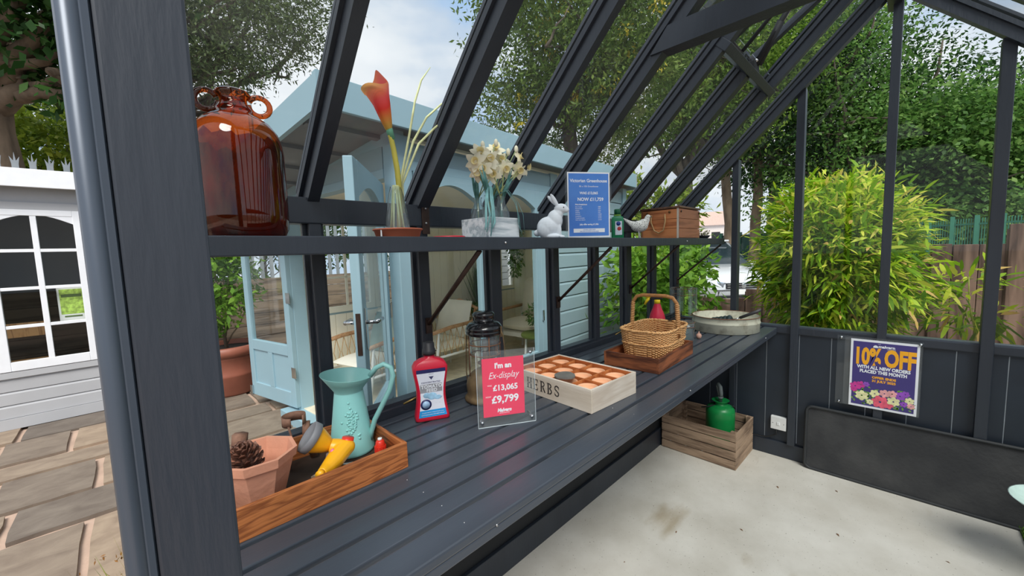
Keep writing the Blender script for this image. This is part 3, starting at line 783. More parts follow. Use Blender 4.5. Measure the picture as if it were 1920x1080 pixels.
def rope_chair(loc, rz, label, w=.66):
    t = thing('rope_chair', label, 'armchair', loc, rz)
    for x in (-w / 2, w / 2):
        for y, dy in ((-.28, -.06), (.28, .07)):
            MB().tube([(x, y + dy, 0), (x, y, .36), (x, y * .9, .62)], .016, 8).build('leg', wlegs_m, t)
        MB().tube([(x, -.33, .60), (x * 1.03, -.1, .63), (x, .25, .64), (x * .9, .33, .78)], [.02, .022, .02, .016], 8).build('arm', arm_m, t)
        rp = MB(); n = 7
        for i in range(n):
            y0 = -.26 + .52 * i / (n - 1)
            for q in (-.035, .035): rp.tube([(x, y0, .615), (x, y0 + q, .47), (x, y0, .33)], .004, 5)
        rp.tube([(x, -.27, .33), (x, .27, .33)], .008, 6)
        rp.build('rope_lacing', rope_m, t)
    MB().tube([(-w / 2, .33, .78), (0, .36, .86), (w / 2, .33, .78)], .018, 8).build('top_rail', arm_m, t)
    rp = MB()
    for i in range(9):
        x0 = -w / 2 + .06 + (w - .12) * i / 8
        for q in (-.03, .03): rp.tube([(x0, .34, .8), (x0 + q, .32, .58), (x0, .29, .35)], .004, 5)
    rp.build('back_lacing', rope_m, t)
    pillow(MB(), (0, 0, .40), w - .04, .58, .13).build('seat_cushion', cush_m, t)
    MB().tube([(-w / 2, -.27, .33), (w / 2, -.27, .33), (w / 2, .27, .33), (-w / 2, .27, .33)], .014, 8, closed=True).build('seat_frame', wlegs_m, t)
    pillow(MB(), (0, 0, 0), w - .08, .46, .12, T3((0, .25, .66)) @ RX(math.radians(74))).build('back_cushion', cush_m, t)
    return t
c1 = rope_chair(H(.54, 1.36, .09), HA + math.radians(-82), 'rope laced armchair with cream cushions nearest the open blue doors')
c2 = rope_chair(H(1.36, 1.36, .09), HA - PI / 2, 'rope laced armchair with cream seat just behind the tall blue window')
gc = pillow(MB(), (0, 0, 0), .42, .42, .13).build('cushion', green_c); gc.location = H(.66, 1.30, .75); gc.rotation_euler = (math.radians(72), 0, HA + math.radians(-82))
tag(gc, 'sage green square cushion leaning in the armchair by the open doors', 'cushion')
sf = thing('sofa', 'cream two seat garden sofa along the end wall of the blue room', 'sofa', H(2.80, .85, .09), HA - PI / 2)
pillow(MB(), (-.33, 0, .42), .64, .62, .16).build('seat_cushion', cush_m, sf); pillow(MB(), (.33, 0, .42), .64, .62, .16).build('seat_cushion', cush_m, sf)
for x in (-.33, .33): pillow(MB(), (0, 0, 0), .62, .56, .17, T3((x, .30, .78)) @ RX(math.radians(78))).build('back_cushion', cush_m, sf)
for x in (-.66, .66):
    for y in (-.28, .3): MB().tube([(x, y, 0), (x, y, .6)], .016, 8).build('leg', wlegs_m, sf)
    MB().tube([(x, -.3, .6), (x, .32, .62)], .022, 8).build('arm', arm_m, sf)
MB().bbox(-.66, .66, -.3, .32, .28, .34, .01).build('base', wlegs_m, sf)
gc2 = pillow(MB(), (0, 0, 0), .42, .42, .13).build('cushion', green_c); gc2.location = H(2.62, .55, .80); gc2.rotation_euler = (math.radians(70), 0, HA - PI / 2 - .3)
tag(gc2, 'grey green cushion propped at the near end of the cream sofa', 'cushion')
tb = thing('side_table', 'low wood topped side table with white legs beside the rope chair', 'side table', H(2.02, 1.52, .09), HA)
MB().bbox(-.22, .22, -.22, .22, .52, .56, .008).build('tabletop', wood('table_top', (120, 92, 62), (160, 128, 92)), tb)
for x in (-.19, .19):
    for y in (-.19, .19): MB().tube([(x, y, 0), (x, y, .52)], .012, 6).build('leg', wlegs_m, tb)
grass_leaf = leafmat('grass_blades', [(30, 62, 30), (62, 100, 50), (90, 130, 66)], .25)
pot_c = pm('stone_pot', (196, 188, 172), .8, var=.06)
pg = thing('potted_grass', 'tall upright grass in a pale round pot near the cream wall', 'plant', H(2.38, 1.64, .42), HA)
MB().lathe([(.08, 0), (.125, .05), (.135, .12), (.12, .20), (.112, .20), (.118, .12), (.06, .03)], 24).build('pot', pot_c, pg)
k = 260; P = np.zeros((k, 3)); P[:, :2] = rng.normal(size=(k, 2)) * .03; P[:, 2] = .17
D = unit(np.concatenate([rng.normal(size=(k, 2)) * .16, np.ones((k, 1))], 1))
leafmesh('foliage', P, D, unit(rng.normal(size=(k, 3))), .55 + .35 * rng.random(k), .018, grass_leaf, pg)
ps = MB().bbox(-.14, .14, -.14, .14, 0, .33, .01).build('plinth', cush_m); ps.location = H(2.38, 1.64, .09); ps.rotation_euler = (0, 0, HA)
tag(ps, 'square cream plinth under the tall potted grass', 'stool')
sm_leaf = leafmat('houseplant_leaf', [(44, 84, 36), (88, 132, 60), (130, 168, 92)], .3)
def potplant(loc, r, hgt, label, n=160, sz=.05, spread=.1, group=None):
    t = thing('potted_plant', label, 'plant', loc, HA, group)
    MB().lathe([(r * .7, 0), (r, hgt), (r * .9, hgt), (r * .62, .02)], 20).build('pot', wlegs_m, t)
    foliage('foliage', t, [((0, 0, hgt + spread * .6), (spread, spread, spread * .8))], n, sz, .4, sm_leaf, .02, 8)
    return t
potplant(H(1.93, 1.42, .65), .045, .08, 'small plant in a white pot on the low side table')
potplant(H(2.08, 1.56, .65), .05, .09, 'small leafy plant at the back of the low side table')
potplant(H(2.0, .38, .60), .062, .12, 'trailing plant in a white pot close behind the blue window', 320, .05, .14)
gt = thing('stool', 'low green topped stool carrying the white potted plant', 'stool', H(2.0, .38, .09), HA)
MB().lathe([(.2, .47), (.21, .49), (.2, .51)], 24).build('top', pm('green_felt', (96, 112, 52), .9), gt)
for x in (-.13, .13):
    for y in (-.13, .13): MB().tube([(x, y, .0), (x * .8, y * .8, .48)], .014, 6).build('leg', wlegs_m, gt)
hg = thing('hanging_plant', 'leafy climber hanging in front of the small far window', 'plant', H(3.15, 1.66, 1.55), HA)
foliage('foliage', hg, [((0, 0, .1), (.12, .1, .4)), ((.02, 0, -.2), (.08, .08, .25))], 700, .06, .4, sm_leaf, .03, 10, .8)
MB().tube([(0, 0, .5), (0, .02, 0), (.03, 0, -.35)], .006, 5).build('stem', brown_m, hg)
MB().lathe([(.03, 0), (.05, .06), (.045, .06)], 14, T3((0, 0, .46))).build('pot', pot_c, hg)
gp = MB(); 
for i in range(15): gp.box(-.6, .8, 0, .02, .3 + i * .12, .3 + i * .12 + .108)
o = gp.box(-.6, .8, .02, .04, .1, 2.1).build('screen_panel', gs_wall); o.location = H(3.3, 2.6, 0); o.rotation_euler = (0, 0, HA)
tag(o, 'grey slatted screen seen through the small far window', 'screen')

# ============================================================ POT, PLANTS, TREES OUTSIDE
terra = pm('terracotta_glossy', (150, 88, 70), .5, var=.12, scale=6, bump=.1)
soil_m = pm('potting_soil', (52, 42, 34), .95, var=.3, scale=40)
lp = thing('potted_shrub', 'glossy leaved shrub in a large ribbed terracotta pot by the open door', 'plant', (.80, 5.50, 0))
MB().lathe([(.235, 0), (.25, .02), (.285, .22), (.292, .235), (.285, .25), (.305, .42), (.315, .435), (.308, .45), (.335, .46), (.345, .50), (.335, .55), (.31, .56), (.30, .54), (.29, .42), (.2, .1)], 40).build('pot', terra, lp)
MB().lathe([(.01, .515), (.3, .505)], 24).build('soil', soil_m, lp)
bark = pm('bark', (124, 106, 88), .9, var=.3, scale=8, bump=.8, bscale=14, stretch=(1, 1, .3))
bark2 = pm('bark_dark', (92, 82, 72), .9, var=.3, scale=8, bump=.8, bscale=14, stretch=(1, 1, .3))
L_br = leafmat('leaf_bright', [(48, 92, 26), (104, 150, 44), (150, 190, 70)], .4)
limbs('stem', lp, [(wig((0, 0, .5), (.03, 0, 1.3), 6, .03), .02, .006)] + [(wig((0, 0, .55 + .1 * i), (random.uniform(-.3, .3), random.uniform(-.3, .3), 1.0 + .12 * i), 5, .04), .009, .003) for i in range(6)], bark)
foliage('foliage', lp, [((0, 0, 1.25), (.36, .36, .38)), ((-.12, 0, .95), (.22, .25, .22)), ((.05, 0, 1.7), (.3, .3, .3))], 2200, .085, .42, L_br, .06, 14, .5, .35, .1)

L_mp = leafmat('leaf_maple', [(54, 92, 40), (100, 142, 66), (150, 182, 100)], .5)
L_ly = leafmat('leaf_ash', [(60, 92, 34), (108, 144, 54), (160, 186, 84)], .5)
L_lo = leafmat('leaf_locust', [(52, 78, 32), (96, 124, 52), (150, 170, 84)], .5)
L_dk = leafmat('leaf_oak_dark', [(26, 54, 22), (48, 84, 34), (80, 116, 52)], .35)
L_ol = leafmat('leaf_olive', [(44, 62, 34), (82, 100, 58), (124, 140, 84)], .4)
L_yl = leafmat('leaf_yellowgreen', [(70, 100, 30), (132, 156, 50), (186, 196, 80)], .45)
L_md = leafmat('leaf_mid', [(44, 80, 30), (80, 122, 48), (126, 164, 74)], .45)
L_con = leafmat('leaf_conifer', [(16, 34, 20), (30, 54, 32), (58, 82, 54)], .15)
L_bam = leafmat('leaf_bamboo', [(78, 122, 22), (136, 178, 34), (184, 212, 48), (218, 218, 92), (226, 190, 116)], .45)
L_seed = leafmat('seed_clusters', [(176, 160, 40), (214, 196, 70)], .4)
def B(u, v, dist, r): return (tuple(at(u, v, dist)), r)
def base(u, dist): q = at(u, 600, dist); return (q.x, q.y, 0)

tree('thick trunked broadleaf tree standing behind the pale grey shed', base(32, 9.4),
     [B(60, 30, 9.2, (1.5, 1.3, .9)), B(0, 60, 9.0, (1.2, 1.2, .8)), B(150, 90, 8.6, (.8, .9, .75)), B(160, 175, 8.4, (.45, .5, .35)), B(20, -60, 9.5, (2.4, 2, 1.4)), B(170, -20, 8.2, (1.1, 1, .8))],
     .42, 9500, .15, .5, L_dk, bark, clump=.22, per=30, nb=12, top=4.2)
tree('tall feathery tree whose light branches hang above the amber jug', base(300, 14),
     [B(400, 20, 9.0, (1.2, 1.2, .9)), B(480, 60, 8.6, (.9, .9, .6)), B(545, 40, 8.6, (.65, .8, .6)), B(400, 120, 8.6, (.7, .8, .5)), B(500, -50, 9, (1.5, 1.3, .9)), B(450, 135, 8.4, (.4, .5, .25))],
     .3, 22000, .085, .34, L_ol, bark2, clump=.2, per=30, nb=14, top=5)
tree('big locust tree with yellow seed clusters rising behind the blue room', base(1082, 9.5),
     [B(1000, 90, 9, (1.3, 1.3, 1.4)), B(1120, 40, 9, (1.4, 1.4, 1.5)), B(960, 200, 9, (.75, .8, .7)), B(1180, 170, 9.6, (1.2, 1.2, 1.1)), B(1050, -80, 9, (2.4, 2.2, 1.3)), B(1210, 20, 9.5, (1.2, 1.2, 1.4)), B(1100, 270, 10.5, (1.5, 1.3, .6)), B(1080, 130, 8.6, (1.2, 1.2, 1.0))],
     .22, 44000, .115, .36, L_lo, bark2, clump=.25, per=40, nb=16, top=4.6)
sc = bpy.data.objects['tree.002'] if 'tree.002' in bpy.data.objects else None
if sc:
    b = sc.location
    bl = [(tuple(at(u, v, 8.2) - b), (.28, .28, .4)) for u, v in ((1060, 30), (1095, 60), (1015, 70), (1090, 150), (1190, 60), (1200, 120), (1250, 20), (1140, 140), (1020, 180), (985, 215), (1230, 90))]
    foliage('seed_cluster', sc, bl, 900, .08, .4, L_seed, .07, 22, 1.2)
tree('forked ash tree beyond the far end of the blue room', base(1285, 12),
     [B(1240, 190, 12, (1.6, 1.6, 1.2)), B(1330, 120, 12, (1.8, 1.7, 1.5)), B(1280, 20, 12, (2.2, 2, 1.6)), B(1340, 230, 12, (1.3, 1.3, .9)), B(1420, 60, 12.5, (1.8, 1.8, 1.8))],
     .26, 42000, .12, .4, L_ly, bark2, clump=.3, per=40, nb=14, top=3.6, fork=tuple(at(1285, 330, 12)))
for i, (u, d_, lab) in enumerate(((1362, 14, 'slender straight trunk left of the corner glazing post, dark crown'), (1407, 14.5, 'slender straight trunk right of the corner glazing post, dark crown'), (1442, 17, 'leaning dark trunk furthest right behind the car park fence'))):
    tree(lab, base(u, d_), [B(u + 20 * i, 240, d_, (1.5, 1.5, 1.1)), B(u + 50, 150, d_ + .5, (1.8, 1.8, 1.4)), B(u + 70, 300, d_ + .5, (1.6, 1.5, .8)), B(u + 90, 80, d_ + 1, (1.8, 1.8, 1.6))],
         .17 + .06 * (i == 2), 13000, .13, .33, L_con if i else L_dk, bark, clump=.3, per=40, nb=8, top=4.4)
tw = (('dense maple directly behind the top of the bamboo', 1560, 15, L_mp, .15, .55), ('tall mid green tree between the two gable posts', 1640, 17, L_dk, .16, .5),
      ('broad maple with layered pale leaves behind the timber fence', 1740, 16, L_mp, .17, .6), ('rounded tree top left of the large gable post', 1810, 19, L_md, .17, .55), ('pale leaved tree at the far right edge behind the green fence', 1905, 16, L_mp, .16, .6),
      ('wide dark tree rising furthest right of all, behind the roof slope', 1990, 18, L_dk, .18, .5))
tops = {1560: -20, 1640: 60, 1740: 190, 1810: 170, 1905: 190, 1990: 120}
for lab, u, d_, mt, sz, wd in tw:
    v0 = tops[u]; bl = []
    for v in range(v0 + 60, 470, 85):
        for du in (-55, 0, 55):
            bl.append(B(u + du + random.uniform(-12, 12), v + random.uniform(-20, 20), d_ + random.uniform(-.8, .8), (1.5, 1.5, 1.15)))
    bl = [x for x in bl if x[0][2] > .9]
    tree(lab, base(u, d_), bl, .22, 26000, sz * .74, wd, mt, bark2, clump=.3, per=36, nb=10, top=2.2)
# hedges and shrubs
def shrub(label, blobs, n, size, width, mat, base_, name='shrub', cat='shrub', clump=.15, per=24, droop=.3, stems=6, hollow=.5, seg=1, group=None):
    t = thing(name, label, cat, base_, 0, group); b = Vector(base_)
    bl = [(tuple(Vector(c) - b), r) for c, r in blobs]
    limbs('stem', t, [(wig((random.uniform(-.1, .1), random.uniform(-.1, .1), 0), Vector(bl[i % len(bl)][0]) + Vector((random.uniform(-.3, .3) * bl[i % len(bl)][1][0], random.uniform(-.3, .3), .2 * bl[i % len(bl)][1][2])), 5, .05), .018, .005) for i in range(stems)], bark2, 6)
    foliage('foliage', t, bl, n, size, width, mat, clump, per, droop, hollow, .06, seg)
    return t
shrub('sunlit yellow green hedge behind the palisade fence', [B(90, 260, 11.5, (1.0, .9, .8)), B(160, 275, 11.5, (1.0, .9, .7)), B(230, 300, 11.5, (1.0, .9, .8)), B(0, 290, 11.5, (1.3, .9, .7)), B(130, 330, 11.2, (1.6, .8, .9)), B(230, 360, 11.2, (1.6, .8, 1))], 9000, .12, .5, L_yl, base(130, 11.5), 'hedge', 'hedge', stems=10)
shrub('green hedge filling the gap behind the amber jug and shed', [B(330, 340, 12, (1.4, 1, 1.0)), B(400, 380, 12, (1.4, 1, 1.0)), B(470, 400, 12, (1.4, 1, .9)), B(540, 420, 12, (1.4, 1, .9)), B(620, 430, 12, (1.4, 1, .9)), B(700, 440, 12.5, (1.5, 1, .9)), B(560, 380, 12, (1.2, 1, .6)), B(420, 480, 11.5, (2.6, .8, 1.0))], 13000, .12, .5, L_md, base(420, 12), 'hedge', 'hedge', stems=10)
shrub('misty green tree tops far behind the yellow hedge', [B(100, 215, 22, (2, 2, 1.3)), B(170, 240, 22, (2, 2, 1.2)), B(230, 250, 22, (2, 2, 1.2)), B(60, 240, 22, (2.5, 2, 2))], 6000, .2, .5, L_ol, base(150, 22), 'tree', 'tree', stems=6)
shrub('leafy climber pressed against the greenhouse wall behind the wicker basket', [(tuple(on('Y', 1.95, 1215, 520)), (.5, .32, .45)), (tuple(on('Y', 1.95, 1250, 560)), (.5, .35, .5)), (tuple(on('Y', 2.2, 1275, 500)), (.6, .35, .5)), (tuple(on('Y', 1.9, 1200, 600)), (.4, .3, .5))], 4200, .11, .46, L_br, (3.35, 2.0, 0), 'climber', 'climber', .1, 16, .5, 8)
shrub('tall yellow green shrub between blue room and forked tree', [B(1215, 395, 7.5, (.55, .5, .45)), B(1260, 390, 7.8, (.5, .5, .4)), B(1195, 350, 7.6, (.3, .3, .25)), B(1230, 470, 7.4, (.7, .5, .7))], 3600, .12, .36, L_yl, base(1225, 7.5), clump=.12)
# bamboo
def bamboo(label, c, r, n, size=.15, canes=16, zlow=.2):
    t = thing('bamboo', label, 'bamboo', (c[0], c[1], 0))
    bl = [((0, 0, c[2]), r)]
    P, O = cloud(bl, n, .09, 22, .35); k = len(P)
    P = P[:k]; D = unit(O * np.array([1, 1, .6]) + rng.normal(size=(k, 3)) * .6 + np.array([0, 0, -.1]))
    Nn = unit(O * .3 + np.array([0, 0, 1.]) + rng.normal(size=(k, 3)) * .45)
    rnd = np.clip(rng.random(k) ** 1.5 * .8 + .25 * (P[:, 2] - c[2]) / r[2] * .6, 0, 1); rnd[rng.random(k) < .025] = 1
    leafmesh('foliage', P, D, Nn, size * (.6 + .7 * rng.random(k)), .19, L_bam, t, rnd, 0, 2)
    limbs('cane', t, [(wig((random.uniform(-.2, .2), random.uniform(-.2, .2), 0), (random.uniform(-.7, .7) * r[0], random.uniform(-.7, .7) * r[1], c[2] + random.uniform(0, .8) * r[2]), 6, .02), .01, .004) for i in range(canes)], pm('cane_%d' % n, (150, 160, 70), .5), 6)
    return t
bamboo('large rounded golden green bamboo clump outside the end glazing', (5.05, .50, 1.30), (.66, .58, .86), 15000, .125)
bamboo('bamboo clump spilling into view at the right edge of the frame', (4.75, -1.22, 1.05), (.5, .40, .75), 5000, .13)
bamboo('sparse young bamboo shoot in front of the timber fence', (5.3, -.42, .95), (.22, .2, .42), 260, .16, 4)

# ============================================================ THINGS ON THE SHELF
def FR(o, u, n):
    """frame: origin o, x axis u, y axis up, z axis n (towards the viewer)"""
    u = Vector(u).normalized(); n = Vector(n).normalized(); w = n.cross(u)
    m_ = Matrix.Identity(4)
    for i in range(3): m_[i][0] = u[i]; m_[i][1] = w[i]; m_[i][2] = n[i]; m_[i][3] = o[i]
    return m_
terra2 = pm('terracotta_matt', (214, 150, 122), .85, var=.07, scale=10, bump=.15, bscale=60)
terra3 = pm('terracotta_plastic', (196, 108, 78), .5, var=.05)
clearg = glassmat('thin_vase_glass', (.90, .94, .94), refl=2.6, haze=.06)
amber, nt_, o_ = newmat('amber_glass')
def _a():
    nt = nt_; N = nt.nodes.new; L = nt.links.new
    t = N('ShaderNodeBsdfTransparent'); t.inputs[0].default_value = lin(222, 148, 84)
    g = N('ShaderNodeBsdfGlossy'); g.inputs['Roughness'].default_value = .03
    d = N('ShaderNodeBsdfDiffuse'); d.inputs[0].default_value = lin(92, 44, 22)
    m1 = N('ShaderNodeMixShader'); m1.inputs[0].default_value = .14; L(t.outputs[0], m1.inputs[1]); L(d.outputs[0], m1.inputs[2])
    f = N('ShaderNodeLayerWeight'); f.inputs['Blend'].default_value = .5
    pw = N('ShaderNodeMath'); pw.operation = 'POWER'; pw.inputs[1].default_value = 3.5; L(f.outputs['Facing'], pw.inputs[0])
    k = N('ShaderNodeMath'); k.operation = 'MULTIPLY_ADD'; k.inputs[1].default_value = .8; k.inputs[2].default_value = .06; L(pw.outputs[0], k.inputs[0])
    m2 = N('ShaderNodeMixShader'); L(k.outputs[0], m2.inputs[0]); L(m1.outputs[0], m2.inputs[1]); L(g.outputs[0], m2.inputs[2]); L(m2.outputs[0], o_.inputs[0])
_a()
film = pm('murky_film', (40, 20, 12), .6, var=.5, scale=14, stretch=(1, 1, .45), col2=(150, 64, 24), lo=.42, hi=.72)
ZS2 = 1.5525
j = thing('demijohn', 'large amber glass demijohn with two ear handles at the near shelf end', 'jug', (.214, 1.085, ZS2), math.radians(-11))
prof = [(.001, .004), (.074, 0), (.083, .006), (.089, .02), (.0915, .05), (.0915, .19), (.089, .215), (.082, .238), (.068, .258), (.048, .272), (.036, .278), (.036, .286), (.033, .292), (.028, .30), (.026, .308), (.027, .314), (.033, .318), (.034, .324), (.030, .328), (.024, .326), (.022, .312), (.024, .30), (.03, .285)]
MB().lathe(prof, 48, capb=False, capt=False).build('body', amber, j)
n_ = 48; fm = MB(); vs = []; 
top_ = [.222 + .012 * math.sin(5 * a * 2 * PI / n_) * math.sin(a * .9) + random.uniform(-.004, .004) for a in range(n_)]
for kz in range(8):
    for a in range(n_):
        z = .006 + (top_[a] - .006) * kz / 7; r = min(.0895, .078 + .2 * z if z < .05 else .0895); 
        if z > .205: r = .0875 - (z - .205) * .35
        vs.append((r * math.cos(2 * PI * a / n_), r * math.sin(2 * PI * a / n_), z))
fm.add(vs, [(i * n_ + k, i * n_ + (k + 1) % n_, (i + 1) * n_ + (k + 1) % n_, (i + 1) * n_ + k) for i in range(7) for k in range(n_)] + [tuple(range(n_))], True)
filmm = bpy.data.materials['murky_film']; 
nt = filmm.node_tree; pr_ = [x for x in nt.nodes if x.type == 'BSDF_PRINCIPLED'][0]; oo = [x for x in nt.nodes if x.type == 'OUTPUT_MATERIAL'][0]
tr = nt.nodes.new('ShaderNodeBsdfTransparent'); tr.inputs[0].default_value = lin(216, 128, 64); mx = nt.nodes.new('ShaderNodeMixShader'); mx.inputs[0].default_value = .62
nt.links.new(tr.outputs[0], mx.inputs[1]); nt.links.new(pr_.outputs[0], mx.inputs[2]); nt.links.new(mx.outputs[0], oo.inputs[0])
fm.build('residue', film, j, 'dark murky residue coating the inside')
for s_ in (-1, 1):
    MB().tube([(s_ * (.028 + .021 + .021 * math.cos(t)), 0, .302 + .021 * math.sin(t)) for t in np.linspace(PI, PI + 2 * PI * .93, 20) * (1 if s_ > 0 else 1)] if s_ > 0 else [(-(.049 + .021 * math.cos(t)), 0, .302 + .021 * math.sin(t)) for t in np.linspace(PI, PI + 2 * PI * .93, 20)], .0062, 10).build('handle', amber, j)

# calla lily in a glass vase on a saucer
YC = 1.12
P0 = on('Y', YC, 747, 446); P0.z = ZS2
def q(u, v, y=YC): return on('Y', y, u, v) - P0
ca = thing('plant_saucer', 'shallow terracotta plastic saucer holding the slim calla vase', 'saucer', P0)
MB().lathe([(.060, 0), (.064, .002), (.071, .026), (.075, .027), (.075, .031), (.069, .031), (.066, .024), (.061, .006), (.01, .006)], 40, capt=True).build('dish', terra3, ca)
MB().bbox(-.006, .006, -.002, .002, 0, .026, .001, T3((-.066, -.02, .003)) @ RZ(1.2)).build('price_sticker', white_m, ca)
va = thing('glass_vase', 'slim clear cone vase packed with pale green stems', 'vase', P0 + Vector((0, 0, .0075)))
MB().lathe([(.038, 0), (.040, .004), (.036, .05), (.022, .13), (.016, .152), (.015, .152), (.021, .13), (.034, .05), (.037, .008)], 32, capb=True, capt=False).build('body', clearg, va)
stem_m = pm('calla_stem', (206, 196, 84), .5, var=.15, scale=10)
stem_p = pm('pale_stem', (222, 226, 168), .5, var=.15, scale=30)
fl = thing('calla_lily', 'artificial red and orange calla lily with thin curling grass blades', 'flower', P0 + Vector((0, 0, .014)))
o0 = Vector((0, 0, .014))
path = [Vector((.004, 0, .0)), q(749, 360) - o0, q(745, 320) - o0, q(738, 280) - o0, q(733, 258) - o0, q(729, 240) - o0]
MB().tube(path, [.0085, .0085, .0085, .008, .0075, .010], 10).build('stem', stem_m, fl)
MB().tube([q(736, 262) - o0, q(731, 248) - o0, q(729, 238) - o0], [.0085, .0105, .0095], 10).build('calyx', pm('calyx_teal', (92, 150, 120), .5, var=.2), fl)
cm_, nt_, o_ = newmat('calla_petal')
def _cl():
    nt = nt_; N = nt.nodes.new; L = nt.links.new
    p = N('ShaderNodeBsdfPrincipled'); p.inputs['Roughness'].default_value = .5
    at_ = N('ShaderNodeAttribute'); at_.attribute_name = 'rnd'
    r = N('ShaderNodeValToRGB'); els = r.color_ramp.elements
    els[0].position = 0; els[0].color = lin(222, 186, 84); els[1].position = 1; els[1].color = lin(226, 170, 92)
    for pos, c in ((.22, (232, 150, 70)), (.42, (232, 62, 50)), (.62, (232, 90, 92)), (.82, (232, 132, 86))):
        e_ = els.new(pos); e_.color = lin(*c)
    L(at_.outputs['Fac'], r.inputs[0]); L(r.outputs[0], p.inputs['Base Color'])
    t = N('ShaderNodeBsdfTranslucent'); L(r.outputs[0], t.inputs[0]); m_ = N('ShaderNodeMixShader'); m_.inputs[0].default_value = .3
    L(p.outputs[0], m_.inputs[1]); L(t.outputs[0], m_.inputs[2]); L(m_.outputs[0], o_.inputs[0])
_cl()
cb = q(729, 242) - o0; ct = q(706, 160) - o0
ax_ = (ct - cb); Ln = ax_.length; zx = ax_.normalized(); lf = (q(690, 200) - q(730, 200)).normalized(); lf = (lf - zx * lf.dot(zx)).normalized(); sf_ = zx.cross(lf)
mb = MB(); nt2, na = 22, 28; vs = []; rn = []
for i in range(nt2):
    t = i / (nt2 - 1)
    for a in range(na):
        th = 2 * PI * a / na
        ext = 1.0 + .42 * max(0, -math.cos(th - .5)) ** 4 + .05 * math.sin(3 * th)    # tip on the far right side
        tt = t * ext
        r_ = .010 + .023 * min(tt, 1) ** .8 + .010 * max(0, tt - .75)
        flare = .016 * max(0, t - .6) / .4 * max(0, math.cos(th)) ** 1
        r_ *= 1 - .55 * max(0, tt - 1.0) / .42
        p = cb + zx * Ln * tt + lf * ((r_ + flare) * math.cos(th)) + sf_ * (r_ * math.sin(th))
        if t > .9: p = p - zx * .006 * max(0, math.cos(th))
        vs.append(p); rn.append(min(1, t * (.9 + .15 * math.cos(th))))
mb.add(vs, [(i * na + a, i * na + (a + 1) % na, (i + 1) * na + (a + 1) % na, (i + 1) * na + a) for i in range(nt2 - 1) for a in range(na)], True)
fo = mb.build('petal', cm_, fl)
at_ = fo.data.attributes.new('rnd', 'FLOAT', 'POINT'); at_.data.foreach_set('value', np.array(rn, 'f'))
MB().tube([cb + zx * .01, cb + zx * Ln * .75], [.006, .004], 8).build('spadix', stem_m, fl)
for i, pts in enumerate((((752, 400), (752, 335), (768, 250), (778, 190), (790, 150), (807, 126)), ((755, 400), (753, 340), (775, 265), (800, 220), (828, 195), (846, 189)), ((758, 400), (755, 345), (785, 270), (815, 240), (845, 216), (861, 214)))):
    MB().tube([q(*p, YC + .004 * i) - o0 for p in pts], [.002, .0035, .004, .0035, .003, .001], 6, flat=(1, .5)).build('grass_blade', stem_p, fl)
for i in range(7):
    a = i * 2 * PI / 7; MB().tube([(.022 * math.cos(a), .022 * math.sin(a), 0), (.007 * math.cos(a), .007 * math.sin(a), .15)], .003, 6).build('stem', stem_p, fl)
rd = MB().lathe([(.052, 0), (.056, .002), (.056, .006), (.05, .008), (.02, .009)], 32).build('saucer_lid', pm('red_plastic', (206, 30, 44), .35, var=.05))
rd.location = on('Y', 1.08, 841, 446); rd.location.z = ZS2; tag(rd, 'thin flat red plastic lid lying between calla saucer and whitewashed box', 'lid')

# whitewashed box of narcissi
BX = Vector((.995, 1.105, ZS2))
ww = wood('whitewashed_wood', (176, 188, 194), (238, 242, 244), 'X', 9, .8, 5)
wb_ = thing('planter_box', 'square whitewashed wooden planter box with blue grey grain', 'box', BX)
MB().bbox(-.076, .076, -.076, -.066, 0, .074, .002).build('side_board', ww, wb_); MB().bbox(-.076, .076, .066, .076, 0, .074, .002).build('side_board', ww, wb_)
MB().bbox(-.076, -.066, -.066, .066, 0, .074, .002).build('side_board', ww, wb_); MB().bbox(.066, .076, -.066, .066, 0, .074, .002).build('side_board', ww, wb_)
MB().box(-.066, .066, -.066, .066, 0, .006).build('bottom', ww, wb_)
gv = [(-.030, -.032), (.032, -.030), (-.028, .034), (.034, .032)]
vlab = ['front left of the four clear bottle vases in the whitewashed box', 'front right of the four clear bottle vases in the whitewashed box', 'back left of the four clear bottle vases in the whitewashed box', 'back right of the four clear bottle vases in the whitewashed box']
nleaf = pm('narcissus_leaf', (40, 92, 84), .5, var=.35, scale=30, col2=(104, 156, 150))
cream_p = pm('narcissus_petal', (240, 234, 206), .6, var=.04, scale=30)
yel_p = pm('narcissus_cup', (238, 222, 160), .6, var=.08, scale=30)
def blossom(mbp, mbc, c, d, s=.038):
    d = Vector(d).normalized(); u = d.orthogonal().normalized(); w = d.cross(u)
    for k in range(6):
        a = 2 * PI * k / 6 + random.uniform(-.15, .15); e1 = (u * math.cos(a) + w * math.sin(a)); e2 = d.cross(e1); L_ = s * random.uniform(.9, 1.15)
        bnd = random.uniform(-.1, .25); vs = []
        for t, ww_ in ((0, .18), (.3, .36), (.6, .38), (.85, .22), (1, .03)):
            cc = Vector(c) + e1 * L_ * t + d * (bnd * L_ * t * t + .004)
            vs += [cc - e2 * ww_ * L_ * .8, cc + d * .0015, cc + e2 * ww_ * L_ * .8]
        mbp.add(vs, [(i * 3 + j_, i * 3 + j_ + 1, i * 3 + j_ + 4, i * 3 + j_ + 3) for i in range(4) for j_ in range(2)], True)
    Mx = FR(Vector(c), u, d)
    mbc.lathe([(.003, -.006), (.005, .0), (.010, .011), (.0145, .021), (.0125, .021), (.007, .008)], 12, Mx, capb=True, capt=False)
